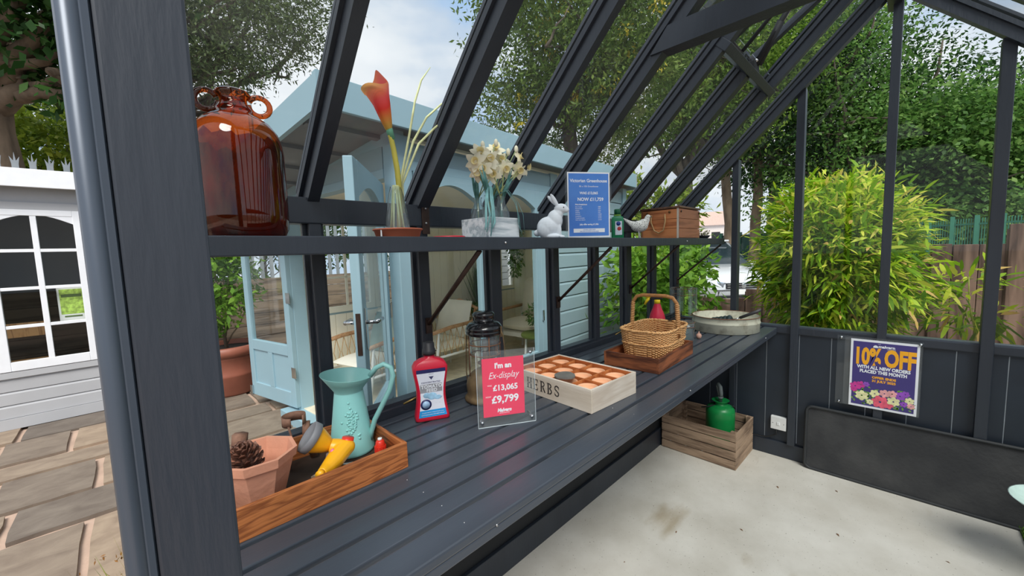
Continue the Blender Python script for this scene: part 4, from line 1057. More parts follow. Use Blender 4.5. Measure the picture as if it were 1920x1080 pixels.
for vi, (vx, vy) in enumerate(gv):
    vz = thing('bottle_vase', vlab[vi], 'vase', BX + Vector((vx, vy, .0065)))
    MB().lathe([(.028, 0), (.031, .004), (.031, .07), (.027, .098), (.015, .122), (.0135, .142), (.017, .148), (.0155, .148), (.012, .140), (.014, .122), (.025, .096), (.029, .07), (.029, .008)], 28, capb=True, capt=False).build('body', clearg, vz)
cl = [((900, 288), (-.3, -.9, .5)), ((918, 300), (-.1, -1, .2)), ((938, 302), (.2, -1, .2)), ((905, 318), (-.6, -.9, 0)), ((928, 282), (0, -.8, .6)), ((945, 318), (.3, -1, -.1)), ((893, 304), (-1, -.7, .1)), ((975, 296), (.6, -1, .2)), ((985, 312), (.9, -.8, -.1)), ((972, 318), (.2, -1, -.4)), ((922, 325), (-.2, -1, -.3)), ((896, 322), (-.8, -.9, -.4))]
groups_ = {0: [0, 3, 6, 11], 1: [1, 5, 10], 2: [2, 4], 3: [7, 8, 9]}
nlab = ['cream narcissus stems leaning left in the front left vase', 'cream narcissus stems rising in the front right vase', 'cream narcissus stems standing tallest in the back left vase', 'cream narcissus stems leaning right in the back right vase']
for vi, ids in groups_.items():
    vx, vy = gv[vi]; b0 = BX + Vector((vx, vy, .02)); t = thing('narcissus', nlab[vi], 'flower', b0)
    for k in ids:
        (u, v), d = cl[k]; c = on('Y', BX.y + vy * .7 + random.uniform(-.01, .01), u, v) - b0
        a_, b_ = MB(), MB(); blossom(a_, b_, c, (d[0] * .7 - .4, d[1] * .7 - .2, d[2])); f_ = a_.build('petals', cream_p, t); b_.build('trumpet', yel_p, f_)
        MB().tube([(random.uniform(-.01, .01), random.uniform(-.01, .01), 0), (0, 0, .128), Vector((0, 0, .12)) * .4 + c * .6, c], .0022, 6).build('stem', pm('n_stem_%d' % k, (170, 176, 112), .5), t)
    for k in range(5):
        a = random.uniform(-1, 1) * .4 + (.9 if vi in (1, 3) else 2.2); e_ = Vector((math.cos(a) * .07, -.02 + random.uniform(-.03, .03), .20 + random.uniform(0, .06)))
        MB().tube([(random.uniform(-.012, .012), random.uniform(-.012, .012), 0), (0, 0, .11), (e_.x * .4, e_.y * .4, .16), e_], [.003, .006, .008, .001], 6, flat=(1, .18)).build('leaf', nleaf, t)
    for u, v in ([(930, 268)] if vi == 2 else [(953, 285), (968, 280)] if vi == 3 else [(905, 272)] if vi == 0 else []):
        c = on('Y', BX.y, u, v) - b0
        MB().sphere(c, (.008, .008, .015), 10).build('bud', cream_p, t)
        MB().tube([(0, 0, .12), c], .002, 5).build('stem', pm('b_stem_%d' % u, (150, 168, 120), .5), t)
rb_ = MB()
for i in range(9):
    x = random.choice([-1, 1]) * random.uniform(.03, .08); s_ = 1 if x > 0 else -1
    a = [(x * .3, -.02, .16), (x * .8, -.05, .165 + random.uniform(0, .02)), (x * 1.2, -.075, .13), (x * 1.3 + random.uniform(-.01, .01), -.085, .06 + random.uniform(-.03, .03)), (x * 1.3 + s_ * .012, -.086, random.uniform(-.0, .04))]
    rb_.tube([Vector(p) for p in a], [.003, .004, .004, .004, .002], 6, flat=(.2, 1))
rbo = rb_.build('raffia_ribbon', pm('teal_ribbon', (122, 172, 172), .6, var=.15, scale=40)); rbo.location = BX
tag(rbo, 'curling teal ribbon strands spilling over the whitewashed planter box', 'ribbon', kind='stuff')

# white rabbit figure
rz_ = math.radians(-51)
rab = MB()
for c, r in (((-.012, 0, .045), (.045, .034, .044)), ((-.022, .012, .036), (.034, .022, .035)), ((-.022, -.012, .036), (.034, .022, .035)), ((.012, 0, .072), (.030, .026, .042)), ((.026, 0, .098), (.019, .018, .024)), ((.036, 0, .118), (.026, .019, .020)), ((.052, 0, .112), (.016, .013, .012)),
             ((.026, .013, .03), (.011, .009, .034)), ((.026, -.013, .03), (.011, .009, .034)), ((.034, .013, .006), (.016, .009, .007)), ((.034, -.013, .006), (.016, .009, .007)), ((.005, .024, .008), (.026, .010, .009)), ((.005, -.024, .008), (.026, .010, .009)), ((-.055, 0, .024), (.014, .014, .014))):
    rab.sphere(c, r, 12)
for s_ in (-1, 1):
    rab.sphere((0, 0, 0), (.009, .0045, .031), 12, T3((.012 - (s_ > 0) * .006, s_ * .010, .150)) @ RY(math.radians(-42 if s_ > 0 else -28)) @ RZ(.2 * s_))
rab.v = [(v[0], v[1], max(v[2], 0)) for v in rab.v]
ro = rab.build('rabbit_figurine', pm('matt_white_ceramic', (226, 232, 238), .6, var=.03, scale=20))
md = ro.modifiers.new('r', 'REMESH'); md.mode = 'VOXEL'; md.voxel_size = .0022; md.use_smooth_shade = True
ms = ro.modifiers.new('s', 'SMOOTH'); ms.iterations = 5; ms.factor = .6
p_ = on('Y', 1.075, 1035, 446); ro.location = (p_.x, p_.y, ZS2 + .0005); ro.rotation_euler = (0, 0, rz_); ro.scale = (1.12, 1.12, 1.06)
tag(ro, 'matt white sitting rabbit figurine facing right beside the blue sign', 'figurine')
MB().sphere((.046, -.0185, .121), .0022, 6).sphere((.046, .0185, .121), .0022, 6).build('eye', dark_m, ro)

# blue price sign in a clear stand
blue_m = pm('sign_blue', (64, 120, 206), .35, var=.04, scale=4, col2=(88, 144, 222))
paper = pm('white_card', (238, 240, 244), .4, var=.01)
print_w = pm('print_white', (240, 242, 246), .5, var=.01)
ctr = on('Y', 1.045, 1105, 446); ctr.z = ZS2
u_ = Vector((.857, -.515, 0)); n__ = Vector((-.515, -.857, 0))
sg = thing('price_sign', 'portrait blue Victorian greenhouse price sign in a clear acrylic stand', 'sign', ctr)
F0 = FR(Vector((0, 0, 0)), u_, n__)
MB().bbox(-.115, .115, 0.0, .305, -.003, -.0005, .001, F0).build('acrylic_holder', acryl_m, sg)
MB().bbox(-.115, .115, 0, .003, -.06, -.001, .001, F0).build('acrylic_foot', acryl_m, sg)
MB().box(-.105, .105, .004, .301, .0, .0012, F0).build('card', paper, sg)
MB().box(-.099, .099, .012, .295, .0012, .0016, F0).build('printed_panel', blue_m, sg)
G = F0 @ T3((0, 0, .0018))
tt = [text('lettering', 'Victorian Greenhouse', .0205, print_w, sg, G @ T3((0, .256, 0)), .0004),
      text('lettering', '8ft x 10ft Greenhouse', .0105, print_w, sg, G @ T3((0, .234, 0))),
      text('lettering', 'WAS £13,065', .016, print_w, sg, G @ T3((0, .202, 0)), .0004),
      text('lettering', 'NOW £11,759', .021, print_w, sg, G @ T3((.008, .172, 0)), .0005),
      text('lettering', 'Price breakdown', .0085, print_w, sg, G @ T3((-.068, .153, 0)), .0003, align='LEFT'),
      text('lettering', 'July offer saving £1,306', .010, print_w, sg, G @ T3((0, .062, 0)), .0003)]
for i, s_ in enumerate(('Base model', 'Painted finish', 'Staging', 'Shelving', 'Delivery', 'Installation', 'Toughened glass', 'Auto vent opener')):
    tt.append(text('lettering', s_, .0068, print_w, sg, G @ T3((-.068, .143 - i * .0085, 0)), align='LEFT'))
    tt.append(text('lettering', '£%d' % (880 + 37 * i), .0068, print_w, sg, G @ T3((.045, .143 - i * .0085, 0)), align='LEFT'))
join(tt)
MB().box(-.078, .078, .028, .046, .0016, .002, F0).build('printed_band', print_w, sg)
join([text('small_print', 'OTHER SIZES AND', .0075, blue_m, sg, F0 @ T3((0, .038, .0022))), text('small_print', 'SPECIFICATIONS AVAILABLE', .0075, blue_m, sg, F0 @ T3((0, .030, .0022)))])

# green feed bottle
p_ = on('Y', 1.075, 1158, 446)
gb = thing('feed_bottle', 'small green plant feed bottle with dark green cap on the shelf', 'bottle', (p_.x, p_.y, ZS2), math.radians(-58))
grn = pm('green_plastic', (22, 128, 84), .35, var=.05); grn2 = pm('dark_green_plastic', (16, 96, 62), .4, var=.05)
mb = MB(); 
def rrect(w, d, r, n=5):
    pts = []
    for cx, cy, a0 in ((w - r, d - r, 0), (-w + r, d - r, 90), (-w + r, -d + r, 180), (w - r, -d + r, 270)):
        for i in range(n + 1): a = math.radians(a0 + 90 * i / n); pts.append((cx + r * math.cos(a), cy + r * math.sin(a)))
    return pts
def loft(mb, secs, M=None):
    """secs: list of (pts2d, z)"""
    n = len(secs[0][0]); vs = [(p[0], p[1], z) for pts, z in secs for p in pts]
    fs = [(i * n + j, i * n + (j + 1) % n, (i + 1) * n + (j + 1) % n, (i + 1) * n + j) for i in range(len(secs) - 1) for j in range(n)]
    fs += [tuple(range(n))[::-1], tuple((len(secs) - 1) * n + j for j in range(n))]
    return mb.add(vs, fs, True, M)
loft(mb, [(rrect(.029, .018, .006), 0), (rrect(.031, .020, .008), .004), (rrect(.031, .020, .008), .095), (rrect(.028, .018, .010), .112), (rrect(.016, .014, .012), .120), (rrect(.014, .014, .0139), .124)])
mb.build('body', grn, gb)
MB().lathe([(.0165, .124), (.0165, .150), (.014, .154)], 24).build('cap', grn2, gb)
MB().lathe([(.018, .119), (.018, .124)], 24).build('collar', pm('lime_ring', (140, 190, 60), .4), gb)
lb = MB().box(-.012, .022, -.0214, -.0206, .02, .09).build('label_print', pm('bottle_label', (216, 226, 236), .4, var=.1, scale=30), gb)
MB().lathe([(.011, 0), (.011, .0006)], 20, T3((.004, -.0218, .078)) @ RX(PI / 2)).build('badge', pm('badge_blue', (40, 70, 150), .4), gb)
MB().sphere((.008, -.0216, .052), (.010, .001, .010), 8).build('tomato_print', pm('print_red', (196, 50, 44), .4), gb)

# speckled hen
p_ = on('Y', 1.07, 1199, 446)
hen = thing('hen_figurine', 'white speckled metal hen figurine standing on thin wire legs', 'figurine', (p_.x, p_.y, ZS2), math.radians(-62))
sp_, nt_, o_ = newmat('speckled_white')
def _s():
    nt = nt_; N = nt.nodes.new; L = nt.links.new
    p = N('ShaderNodeBsdfPrincipled'); L(p.outputs[0], o_.inputs[0]); p.inputs['Roughness'].default_value = .6
    tc = N('ShaderNodeTexCoord'); v_ = N('ShaderNodeTexVoronoi'); v_.inputs['Scale'].default_value = 150; L(tc.outputs['Object'], v_.inputs[0])
    r = N('ShaderNodeValToRGB'); r.color_ramp.elements[0].position = .26; r.color_ramp.elements[1].position = .34; r.color_ramp.elements[0].color = lin(52, 50, 52); r.color_ramp.elements[1].color = lin(222, 222, 216)
    L(v_.outputs['Distance'], r.inputs[0]); L(r.outputs[0], p.inputs['Base Color'])
_s()
hb_ = MB().sphere((0, 0, .070), (.046, .026, .032), 16).sphere((.022, 0, .084), (.028, .020, .026), 12).sphere((.040, 0, .104), (.015, .012, .024), 12).sphere((.046, 0, .121), (.014, .011, .012), 12)
hb_.tube([(-.02, 0, .075), (-.05, 0, .09), (-.078, 0, .112), (-.088, 0, .122)], [.024, .014, .006, .002], 12, flat=(1, .6))
hbo = hb_.build('body', sp_, hen); md = hbo.modifiers.new('r', 'REMESH'); md.mode = 'VOXEL'; md.voxel_size = .0022; md.use_smooth_shade = True
hbo.modifiers.new('s', 'SMOOTH').iterations = 6
MB().tube([(.056, 0, .121), (.068, 0, .117)], [.004, .0008], 8).build('beak', dark_m, hen)
for s_ in (-1, 1):
    MB().tube([(.004 * s_, s_ * .010, .045), (.002 * s_, s_ * .010, .002)], .0022, 6).build('leg', white_m, hen)
    MB().tube([(.002 * s_ - .008, s_ * .010, .002), (.002 * s_ + .014, s_ * .010, .002)], .0015, 6).build('foot', chrome_m, hen)

# stained wooden box with rope handle
wbx = thing('storage_box', 'orange stained wooden box with rope handle at the far shelf end', 'box', (2.45, .992, ZS2))
ow = wood('stained_wood_lit', (160, 88, 48), (212, 136, 84), 'Y', 4, .5, 6); ow2 = wood('stained_wood_shaded', (128, 76, 50), (170, 110, 76), 'X', 4, .5, 6)  # same stained wood: lit tone painted on side boards, shaded tone on front and back
for i in range(3):
    MB().bbox(0, .012, .012, .238, .004 + i * .060, .002 + (i + 1) * .060, .0015).build('side_board', ow, wbx)
    MB().bbox(0, .33, 0, .012, .004 + i * .060, .002 + (i + 1) * .060, .0015).build('front_board', ow2, wbx)
MB().bbox(0, .33, .238, .250, .0, .185, .002).build('back_board', ow2, wbx)
MB().bbox(.318, .33, .012, .238, .0, .185, .002).build('side_board', ow, wbx)
MB().bbox(-.006, .336, -.006, .256, .186, .199, .003).build('lid', wood('lid_wood', (84, 56, 42), (120, 84, 62), 'X'), wbx)
MB().box(-.0012, -.0002, .004, .016, .0, .186).build('pale_edge', pm('raw_edge', (214, 206, 192), .8), wbx)
MB().tube([(-.006, .175, .155), (-.010, .178, .11), (-.012, .155, .055), (-.012, .125, .038), (-.012, .095, .055), (-.010, .085, .11), (-.006, .088, .155)], .0045, 8).build('rope_handle', rope_m, wbx)
for (x, y) in ((-.004, .205), (-.004, .06)): MB().sphere((x, y, .165), (.004, .008, .008), 8).build('stud', pm('brass_%d' % int(y * 1000), (130, 96, 60), .4, metal=.8), wbx)
MB().sphere((.02, -.003, .165), (.007, .003, .007), 8).build('stud', brown_m, wbx); MB().sphere((.31, -.003, .165), (.007, .003, .007), 8).build('stud', brown_m, wbx)
p_ = on('Y', 1.04, 1320, 446)
dk = thing('trinket_bowl', 'small dark bowl of pale blossoms at the far tip of the shelf', 'bowl', (min(p_.x, 3.09), p_.y, ZS2))
MB().lathe([(.02, 0), (.034, .01), (.038, .024), (.034, .022), (.02, .008)], 20).build('bowl', dark_m, dk)
foliage('blossom', dk, [((0, 0, .035), (.02, .02, .018))], 90, .018, .6, leafmat('pale_blossom', [(214, 206, 176), (120, 132, 90)], .2), .008, 9)

# ============================================================ THINGS ON THE BENCH
tray_w = wood('tray_stained_wood', (134, 74, 38), (182, 110, 60), 'X', 9, .5, 12); tray_y = wood('tray_stained_wood_end', (96, 48, 20), (184, 108, 56), 'Y', 7, .5, 7)
tray_top = pm('tray_rim', (176, 118, 84), .6, var=.1)
zt = ZB + .0005
tr_ = thing('seed_tray', 'orange brown stained wooden tray holding jug, spray gun and pot', 'tray', (.09, .945, zt))
TX = .425; TY = .278; TH = .071
MB().bbox(0, TX, 0, .011, 0, TH, .0015).build('side', tray_w, tr_); MB().bbox(0, TX, TY - .011, TY, 0, TH, .0015).build('side', tray_w, tr_)
MB().bbox(TX - .011, TX, .011, TY - .011, 0, TH, .0015).build('end', tray_y, tr_); MB().bbox(0, .011, .011, TY - .011, 0, TH, .0015).build('end', tray_y, tr_)
MB().box(.011, TX - .011, .011, TY - .011, 0, .007).build('base', pm('tray_floor', (60, 44, 34), .8, var=.3), tr_)
zf = zt + .0075
# octagonal pot with a pine cone
op_ = thing('octagonal_pot', 'pink terracotta octagonal flower pot standing in the wooden tray', 'flower pot', (.193, 1.078, zf), math.radians(17))
mb = MB()
def ring(r): return [(r * math.cos(2 * PI * k / 8), r * math.sin(2 * PI * k / 8)) for k in range(8)]
secs = [(.052, 0), (.078, .094), (.0845, .096), (.088, .117), (.079, .117), (.073, .09), (.048, .01)]
vs = [(p[0], p[1], z) for r, z in secs for p in ring(r)]
mb.add(vs, [(i * 8 + k, i * 8 + (k + 1) % 8, (i + 1) * 8 + (k + 1) % 8, (i + 1) * 8 + k) for i in range(len(secs) - 1) for k in range(8)] + [tuple(range(8))[::-1], tuple((len(secs) - 1) * 8 + k for k in range(8))])
mb.build('body', terra2, op_)
cone_m = pm('pine_cone_brown', (84, 52, 42), .6, var=.4, scale=60, col2=(132, 90, 72))
def pinecone(loc, s, label, tilt=(0, 0, 0), group=None):
    mb = MB(); n = 70
    for i in range(n):
        t = i / n; z = .10 * t; r = .034 * math.sin(PI * (.16 + .8 * t)) ** .8 + .004; a = i * 2.39996
        M_ = RZ(a) @ T3((r * .35, 0, z)) @ RY(math.radians(-10 - 50 * t))
        L_ = r * 1.05
        mb.add([(0, -.003, -.001), (L_ * .6, -.009, .0), (L_, -.008, .003), (L_ * 1.12, 0, .007), (L_, .008, .003), (L_ * .6, .009, 0), (0, .003, -.001), (L_ * .6, 0, .004), (L_ * .95, 0, .0085)],
               [(0, 1, 7), (1, 2, 8, 7), (2, 3, 8), (3, 4, 8), (4, 5, 7, 8), (5, 6, 7), (6, 0, 7), (0, 6, 5, 4, 3, 2, 1)], False, M_)
    mb.tube([(0, 0, 0), (0, 0, .10)], [.012, .004], 8)
    o = mb.build('pine_cone', cone_m); o.location = loc; o.rotation_euler = tilt; o.scale = (s, s, s); tag(o, label, 'pine cone', group); return o
pinecone((.176, 1.070, zf + .072), .80, 'brown open pine cone sitting in the octagonal terracotta pot', (math.radians(14), math.radians(-12), 0))
rust = pm('rusty_metal', (112, 80, 66), .75, metal=.3, var=.3, scale=25, col2=(150, 112, 92), bump=.2)
def W(u, v, y): return on('Y', y, u, v)
rs = thing('rusty_scoop', 'rusty brown metal hand tool with curled band behind the flower pot', 'garden tool', (.30, 1.19, zf))
b0 = Vector((.30, 1.19, zf)); c_ = W(551, 787, 1.185) - b0
mb = MB(); pts = []
for k in range(25):
    a = math.radians(-60 + 300 * k / 24); pts.append(c_ + Vector((.030 * math.cos(a), .030 * math.sin(a), 0)))
vs = []; 
for p in pts: vs += [p + Vector((0, 0, -.012)), p + Vector((0, 0, .014))]
mb.add(vs, [(2 * i, 2 * i + 2, 2 * i + 3, 2 * i + 1) for i in range(24)], True)
bo = mb.build('band', rust, rs); bo.modifiers.new('t', 'SOLIDIFY').thickness = .002
MB().tube([c_ + Vector((-.02, -.02, -.008)), W(550, 830, 1.17) - b0, Vector((-.02, -.03, .004))], .009, 8, flat=(.3, 1)).build('strap', rust, rs)
MB().tube([c_ + Vector((.028, -.01, -.01)), c_ + Vector((.02, -.03, -.035)), c_ + Vector((.03, .0, -.06)), Vector((.05, -.01, .005))], .010, 8, flat=(.3, 1)).build('strap', rust, rs)
sk = thing('rusty_pipe_fitting', 'short rust brown six sided socket poking up behind the pine cone', 'pipe fitting', (.165, 1.19, zf))
b0 = Vector((.165, 1.19, zf)); e1 = W(450, 818, 1.19) - b0
MB().tube([(0, 0, 0), e1 * .7], .010, 10).build('shaft', pm('pale_shaft', (196, 188, 178), .6), sk)
MB().tube([e1 * .72, e1 * 1.05], .018, 6).build('socket', rust, sk)
# driftwood and khaki glove heap
dw = pm('driftwood', (150, 128, 106), .9, var=.25, scale=30, bump=.4)
for i, (x, y, L_, a, lab) in enumerate(((.315, .985, .05, .5, 'nearest driftwood chip in the tray beside the pot'), (.30, 1.02, .06, 1.4, 'second driftwood chip leaning behind the nearest one'), (.325, 1.045, .05, -.3, 'driftwood chip lying crossways under the khaki glove'))):
    mb = MB().tube([(-L_ / 2, 0, .009), (0, .003, .014), (L_ / 2, 0, .010)], [.006, .010, .005], 7); o = mb.build('driftwood', dw); o.location = (x, y, zf + .002); o.rotation_euler = (0, 0, a); tag(o, lab, 'wood', 'driftwood chips in the tray')
gl = MB(); 
for k in range(26):
    a = k * .7; gl.sphere((.028 * math.cos(a) * (k % 5) / 4, .03 * math.sin(a * 1.3) * (k % 4) / 3, .016 + .012 * math.sin(k * 1.9)), (.016, .013, .009), 8)
go = gl.build('garden_glove', pm('khaki_cloth', (112, 96, 76), .9, var=.3, scale=14, bump=.6)); go.location = (.355, 1.0, zf + .004)
md = go.modifiers.new('r', 'REMESH'); md.mode = 'VOXEL'; md.voxel_size = .0028; md.use_smooth_shade = True
dm = go.modifiers.new('d', 'DISPLACE'); tx = bpy.data.textures.new('cl', 'CLOUDS'); tx.noise_scale = .018; dm.texture = tx; dm.strength = .012
tag(go, 'crumpled khaki brown gardening glove under the yellow spray gun', 'glove')
wt = MB().bbox(-.055, .055, -.03, .03, 0, .014, .002).build('wood_block', pm('chipped_white', (206, 200, 196), .7, var=.3, scale=20, col2=(120, 96, 84), lo=.6, hi=.75)); wt.location = (.40, 1.02, zf); wt.rotation_euler = (0, 0, -.5)
tag(wt, 'chipped white painted wood strip lying beneath the mint jug', 'wood')

# mint watering jug
mint = pm('mint_enamel', (142, 204, 200), .38, var=.04, scale=8); mint2 = pm('mint_enamel_dull', (128, 182, 178), .45, var=.06)
jc = Vector((.447, 1.147, zf + .0005))
wj = thing('watering_jug', 'mint green enamel watering jug with flared lip and looped handle', 'jug', jc, math.radians(-45))
MB().lathe([(.060, 0), (.063, .002), (.0625, .008), (.0615, .012), (.040, .178), (.039, .182)], 48, capt=False).lathe([(.061, .004), (.0375, .182)], 48, capb=True, capt=False).build('body', mint, wj)
mb = MB(); n = 48; vs = []; S_ = [(0, .182, 0), (.25, .187, .002), (1, .222, .016)]
for (t, z, tl) in [(0, .180, 0), (.0, .184, 0), (.5, .206, .005), (1, .228, .012), (1.02, .2295, .012), (.97, .228, .012), (.45, .204, .005), (0, .184, 0)]:
    r0 = .040 + .030 * min(t, 1)
    for k in range(n):
        a = 2 * PI * k / n; ex = 1 + .10 * t * max(0, -math.cos(a)) ** 2
        vs.append((r0 * ex * math.cos(a), r0 * math.sin(a), z - tl * math.cos(a) * .6))
mb.add(vs, [(i * n + k, i * n + (k + 1) % n, (i + 1) * n + (k + 1) % n, (i + 1) * n + k) for i in range(7) for k in range(n)], True)
mb.build('spout_lip', mint2, wj)
MB().tube([(.066, 0, .222), (.085, 0, .246), (.108, 0, .256), (.128, 0, .246), (.134, 0, .222), (.122, 0, .180), (.095, 0, .13), (.072, 0, .09), (.060, 0, .055), (.0555, 0, .03)], .0075, 10, flat=(.35, 1, (0, 1, 0)) if False else None).build('handle', mint2, wj)
em = MB(); random.seed(3)
for i in range(70):
    a = math.radians(-62 + random.gauss(0, 9)); z = .105 + random.gauss(0, .022); r = .0612 - (z - .012) * .1295
    em.sphere((r * math.cos(a), r * math.sin(a), z), .0035, 6)
em.build('embossed_pattern', mint, wj, 'raised flower pattern in the enamel')['kind'] = 'stuff'

# yellow spray gun
yel = pm('yellow_plastic', (244, 176, 26), .35, var=.03); gry = pm('grey_rubber', (122, 122, 126), .5, var=.05); redp = pm('red_orange_plastic', (222, 52, 34), .35, var=.04)
YG = 1.03
def g(u, v, y=YG): return on('Y', y, u, v)
g0 = Vector((.36, 1.03, zf))
sp = thing('hose_spray_gun', 'yellow hose spray gun with grey ringed head resting in the tray', 'spray gun', g0)
hc = g(590, 824, 1.06) - g0; nk = g(622, 838, 1.05) - g0; kn = g(648, 838, 1.03) - g0; gr = g(628, 862, 1.01) - g0; nz = g(612, 880, .99) - g0; en = g(603, 887, .975) - g0
d_ = (hc - nk).normalized()
Mh = FR(hc, d_.orthogonal(), d_)
MB().lathe([(.015, -.044), (.022, -.032), (.031, -.010), (.036, .006), (.036, .010)], 32, Mh).build('head', yel, sp)
MB().lathe([(.0368, .002), (.0400, .004), (.0400, .020), (.036, .022), (.034, .018), (.001, .017)], 32, Mh, capb=False).build('grip_ring', gry, sp)
bd = MB().tube([nk + d_ * .004, nk * .5 + kn * .5, kn, gr, nz, en], [.020, .021, .024, .023, .017, .0115], 16)
bd.sphere(kn, (.024, .023, .022), 12)
bo = bd.build('body', yel, sp); md = bo.modifiers.new('r', 'REMESH'); md.mode = 'VOXEL'; md.voxel_size = .0018; md.use_smooth_shade = True; bo.modifiers.new('s', 'SMOOTH').iterations = 8
vw = (Vector((0, 0, 1.5)) - (g0 + kn)).normalized()
MB().tube([gr + vw * .006 + (nk - gr) * .6 + Vector((-.012, 0, 0)), gr + vw * .006 + Vector((-.018, 0, -.004)), nz + vw * .004 + Vector((-.016, 0, -.002))], [.005, .007, .003], 10).build('trigger', gry, sp)
MB().tube([kn + Vector((.006, .004, .006)), kn + Vector((.010, .004, .022))], [.0155, .0150], 20).build('dial', redp, sp)
MB().tube([en, en + (en - nz).normalized() * .012], [.0095, .0095], 16).build('connector', yel, sp)
MB().sphere(nk * .6 + gr * .4 + vw * .018, (.007, .007, .009), 8).build('button', pm('pink_plastic', (226, 120, 150), .4), sp)
cpx = on('Z', .962, 713, 836)
cp = thing('hose_connector', 'red ribbed hose connector standing in the front right tray corner', 'connector', (min(cpx.x, .488), max(cpx.y, .975), zf))
mb = MB().lathe([(.014, 0), (.0145, .03), (.012, .045), (.008, .05)], 20)
for k in range(12): a = 2 * PI * k / 12; mb.box(.0135, .0160, -.0018, .0018, .006, .034, RZ(a))
mb.build('body', redp, cp); MB().lathe([(.006, .05), (.006, .056)], 16).build('insert', white_m, cp)

# tomato feed bottle
PA = Vector((.674, 1.175, 0)); PB = Vector((.790, 1.121, 0))
bu = (PB - PA).normalized(); bn_ = Vector((-bu.y, bu.x, 0)) * -1
if bn_.dot(Vector((-1, -1, 0))) < 0: bn_ = -bn_
bc = (PA + PB) / 2 - bn_ * .03
tb_ = thing('feed_bottle', 'large red tomato feed bottle with black cap standing on the bench', 'bottle', (bc.x, bc.y, zt), math.atan2(bu.y, bu.x))
red_b = pm('bottle_red', (206, 28, 56), .35, var=.04)
def ww_(z):
    t = z / .20
    return .060 - .0105 * math.sin(PI * min(1, max(0, (t - .03) / .85))) ** 1.2 + (.0 if t < .9 else 0)
secs = [(rrect(.056, .026, .012), 0)] + [(rrect(ww_(z), .030 - .004 * math.sin(PI * z / .2), .012), z) for z in np.linspace(.004, .19, 16)] + [(rrect(.052, .027, .012), .205), (rrect(.036, .022, .015), .216), (rrect(.019, .018, .0175), .221), (rrect(.018, .018, .0175), .235)]
loft(MB(), secs).build('body', red_b, tb_)
MB().lathe([(.023, .231), (.0235, .238), (.0225, .250), (.0205, .251), (.0195, .272), (.016, .275)], 28).build('cap', pm('black_plastic', (38, 38, 42), .5), tb_)
def strip(z0, z1, inset, y, mat, name, top=None):
    mb = MB(); n = 14; vs = []
    for i in range(n + 1):
        z = z0 + (z1 - z0) * i / n; w = ww_(z) - inset; dd = .030 - .004 * math.sin(PI * z / .2)
        vs += [(-w, -dd - y, z), (w, -dd - y, z), (w, -dd + .0005, z), (-w, -dd + .0005, z)]
    mb.add(vs, [(i * 4 + a, i * 4 + b, i * 4 + 4 + b, i * 4 + 4 + a) for i in range(n) for a, b in ((0, 1), (1, 2), (2, 3), (3, 0))] + [(0, 1, 2, 3), tuple(4 * n + k for k in (3, 2, 1, 0))])
    return mb.build(name, mat, tb_)
strip(.016, .185, .010, .0006, pm('label_white', (226, 228, 238), .4, var=.03, scale=20), 'front_label')
strip(.016, .040, .010, .0010, pm('label_blue', (40, 150, 214), .4), 'label_band')
strip(.172, .185, .010, .0010, pm('label_navy', (38, 40, 92), .4), 'label_band')
FB = lambda x, z, dd=.0285: T3((x, -dd, z)) @ RX(PI / 2)
MB().lathe([(.0, .0), (.019, 0), (.019, .0012), (.0, .0012)], 24, FB(-.022, .060, .0270)).build('round_seal', bpy.data.materials['label_navy'], tb_)
MB().lathe([(.0, .0012), (.013, .0012), (.013, .0018)], 24, FB(-.022, .060, .0270)).build('seal_centre', pm('seal_blue', (168, 200, 232), .4), tb_)
navy = pm('print_navy', (60, 62, 100), .5); silver = pm('print_silver', (236, 238, 244), .35)
join([text('lettering', '20% EXTRA FREE!', .0095, silver, tb_, FB(-.012, .1745, .0290), .0005), text('lettering', 'PLANT FOOD INSIDE FOR A', .0035, silver, tb_, FB(.028, .1795, .0290)), text('lettering', 'BIGGER CROP EVERY TIME', .0035, silver, tb_, FB(.028, .1745, .0290)),
      text('lettering', 'Complete feed for strong and healthy plants', .0042, silver, tb_, FB(0, .031, .0310)), text('lettering', 'CONTAINS NATURAL SEAWEED EXTRACT', .0042, silver, tb_, FB(0, .023, .0310))])
MB().box(-.040, .036, -.0276, -.0268, .103, .132).build('foil_panel', pm('foil', (186, 186, 190), .3, metal=.6, var=.2, scale=20), tb_)
join([text('lettering', 'TOMATO', .0165, silver, tb_, FB(0, .118, .0280), .0005, space=1.05), text('lettering', 'FEED', .0155, silver, tb_, FB(0, .1045, .0280), .0005, space=1.1)])
join([text('lettering', 'CONCENTRATED', .0072, navy, tb_, FB(-.002, .136, .0278), .0001, space=1.2), text('lettering', 'PREMIUM', .004, navy, tb_, FB(0, .166, .0285)), text('lettering', 'Makes 220 litres', .004, navy, tb_, FB(.024, .060, .0270)), text('lettering', '1 Litre + 20% free', .004, navy, tb_, FB(.024, .048, .0270))])
MB().prism([(-.011, .162), (.011, .162), (0, .147)], -.0282, -.0276, 'XZ').build('leaf_badge', navy, tb_)
MB().sphere((.0, -.0268, .088), (.017, .001, .013), 10).sphere((-.018, -.0268, .092), (.012, .001, .010), 10).sphere((.02, -.0268, .082), (.014, .001, .008), 10).build('fruit_print', pm('print_sky', (160, 200, 226), .4, var=.25, scale=50), tb_)

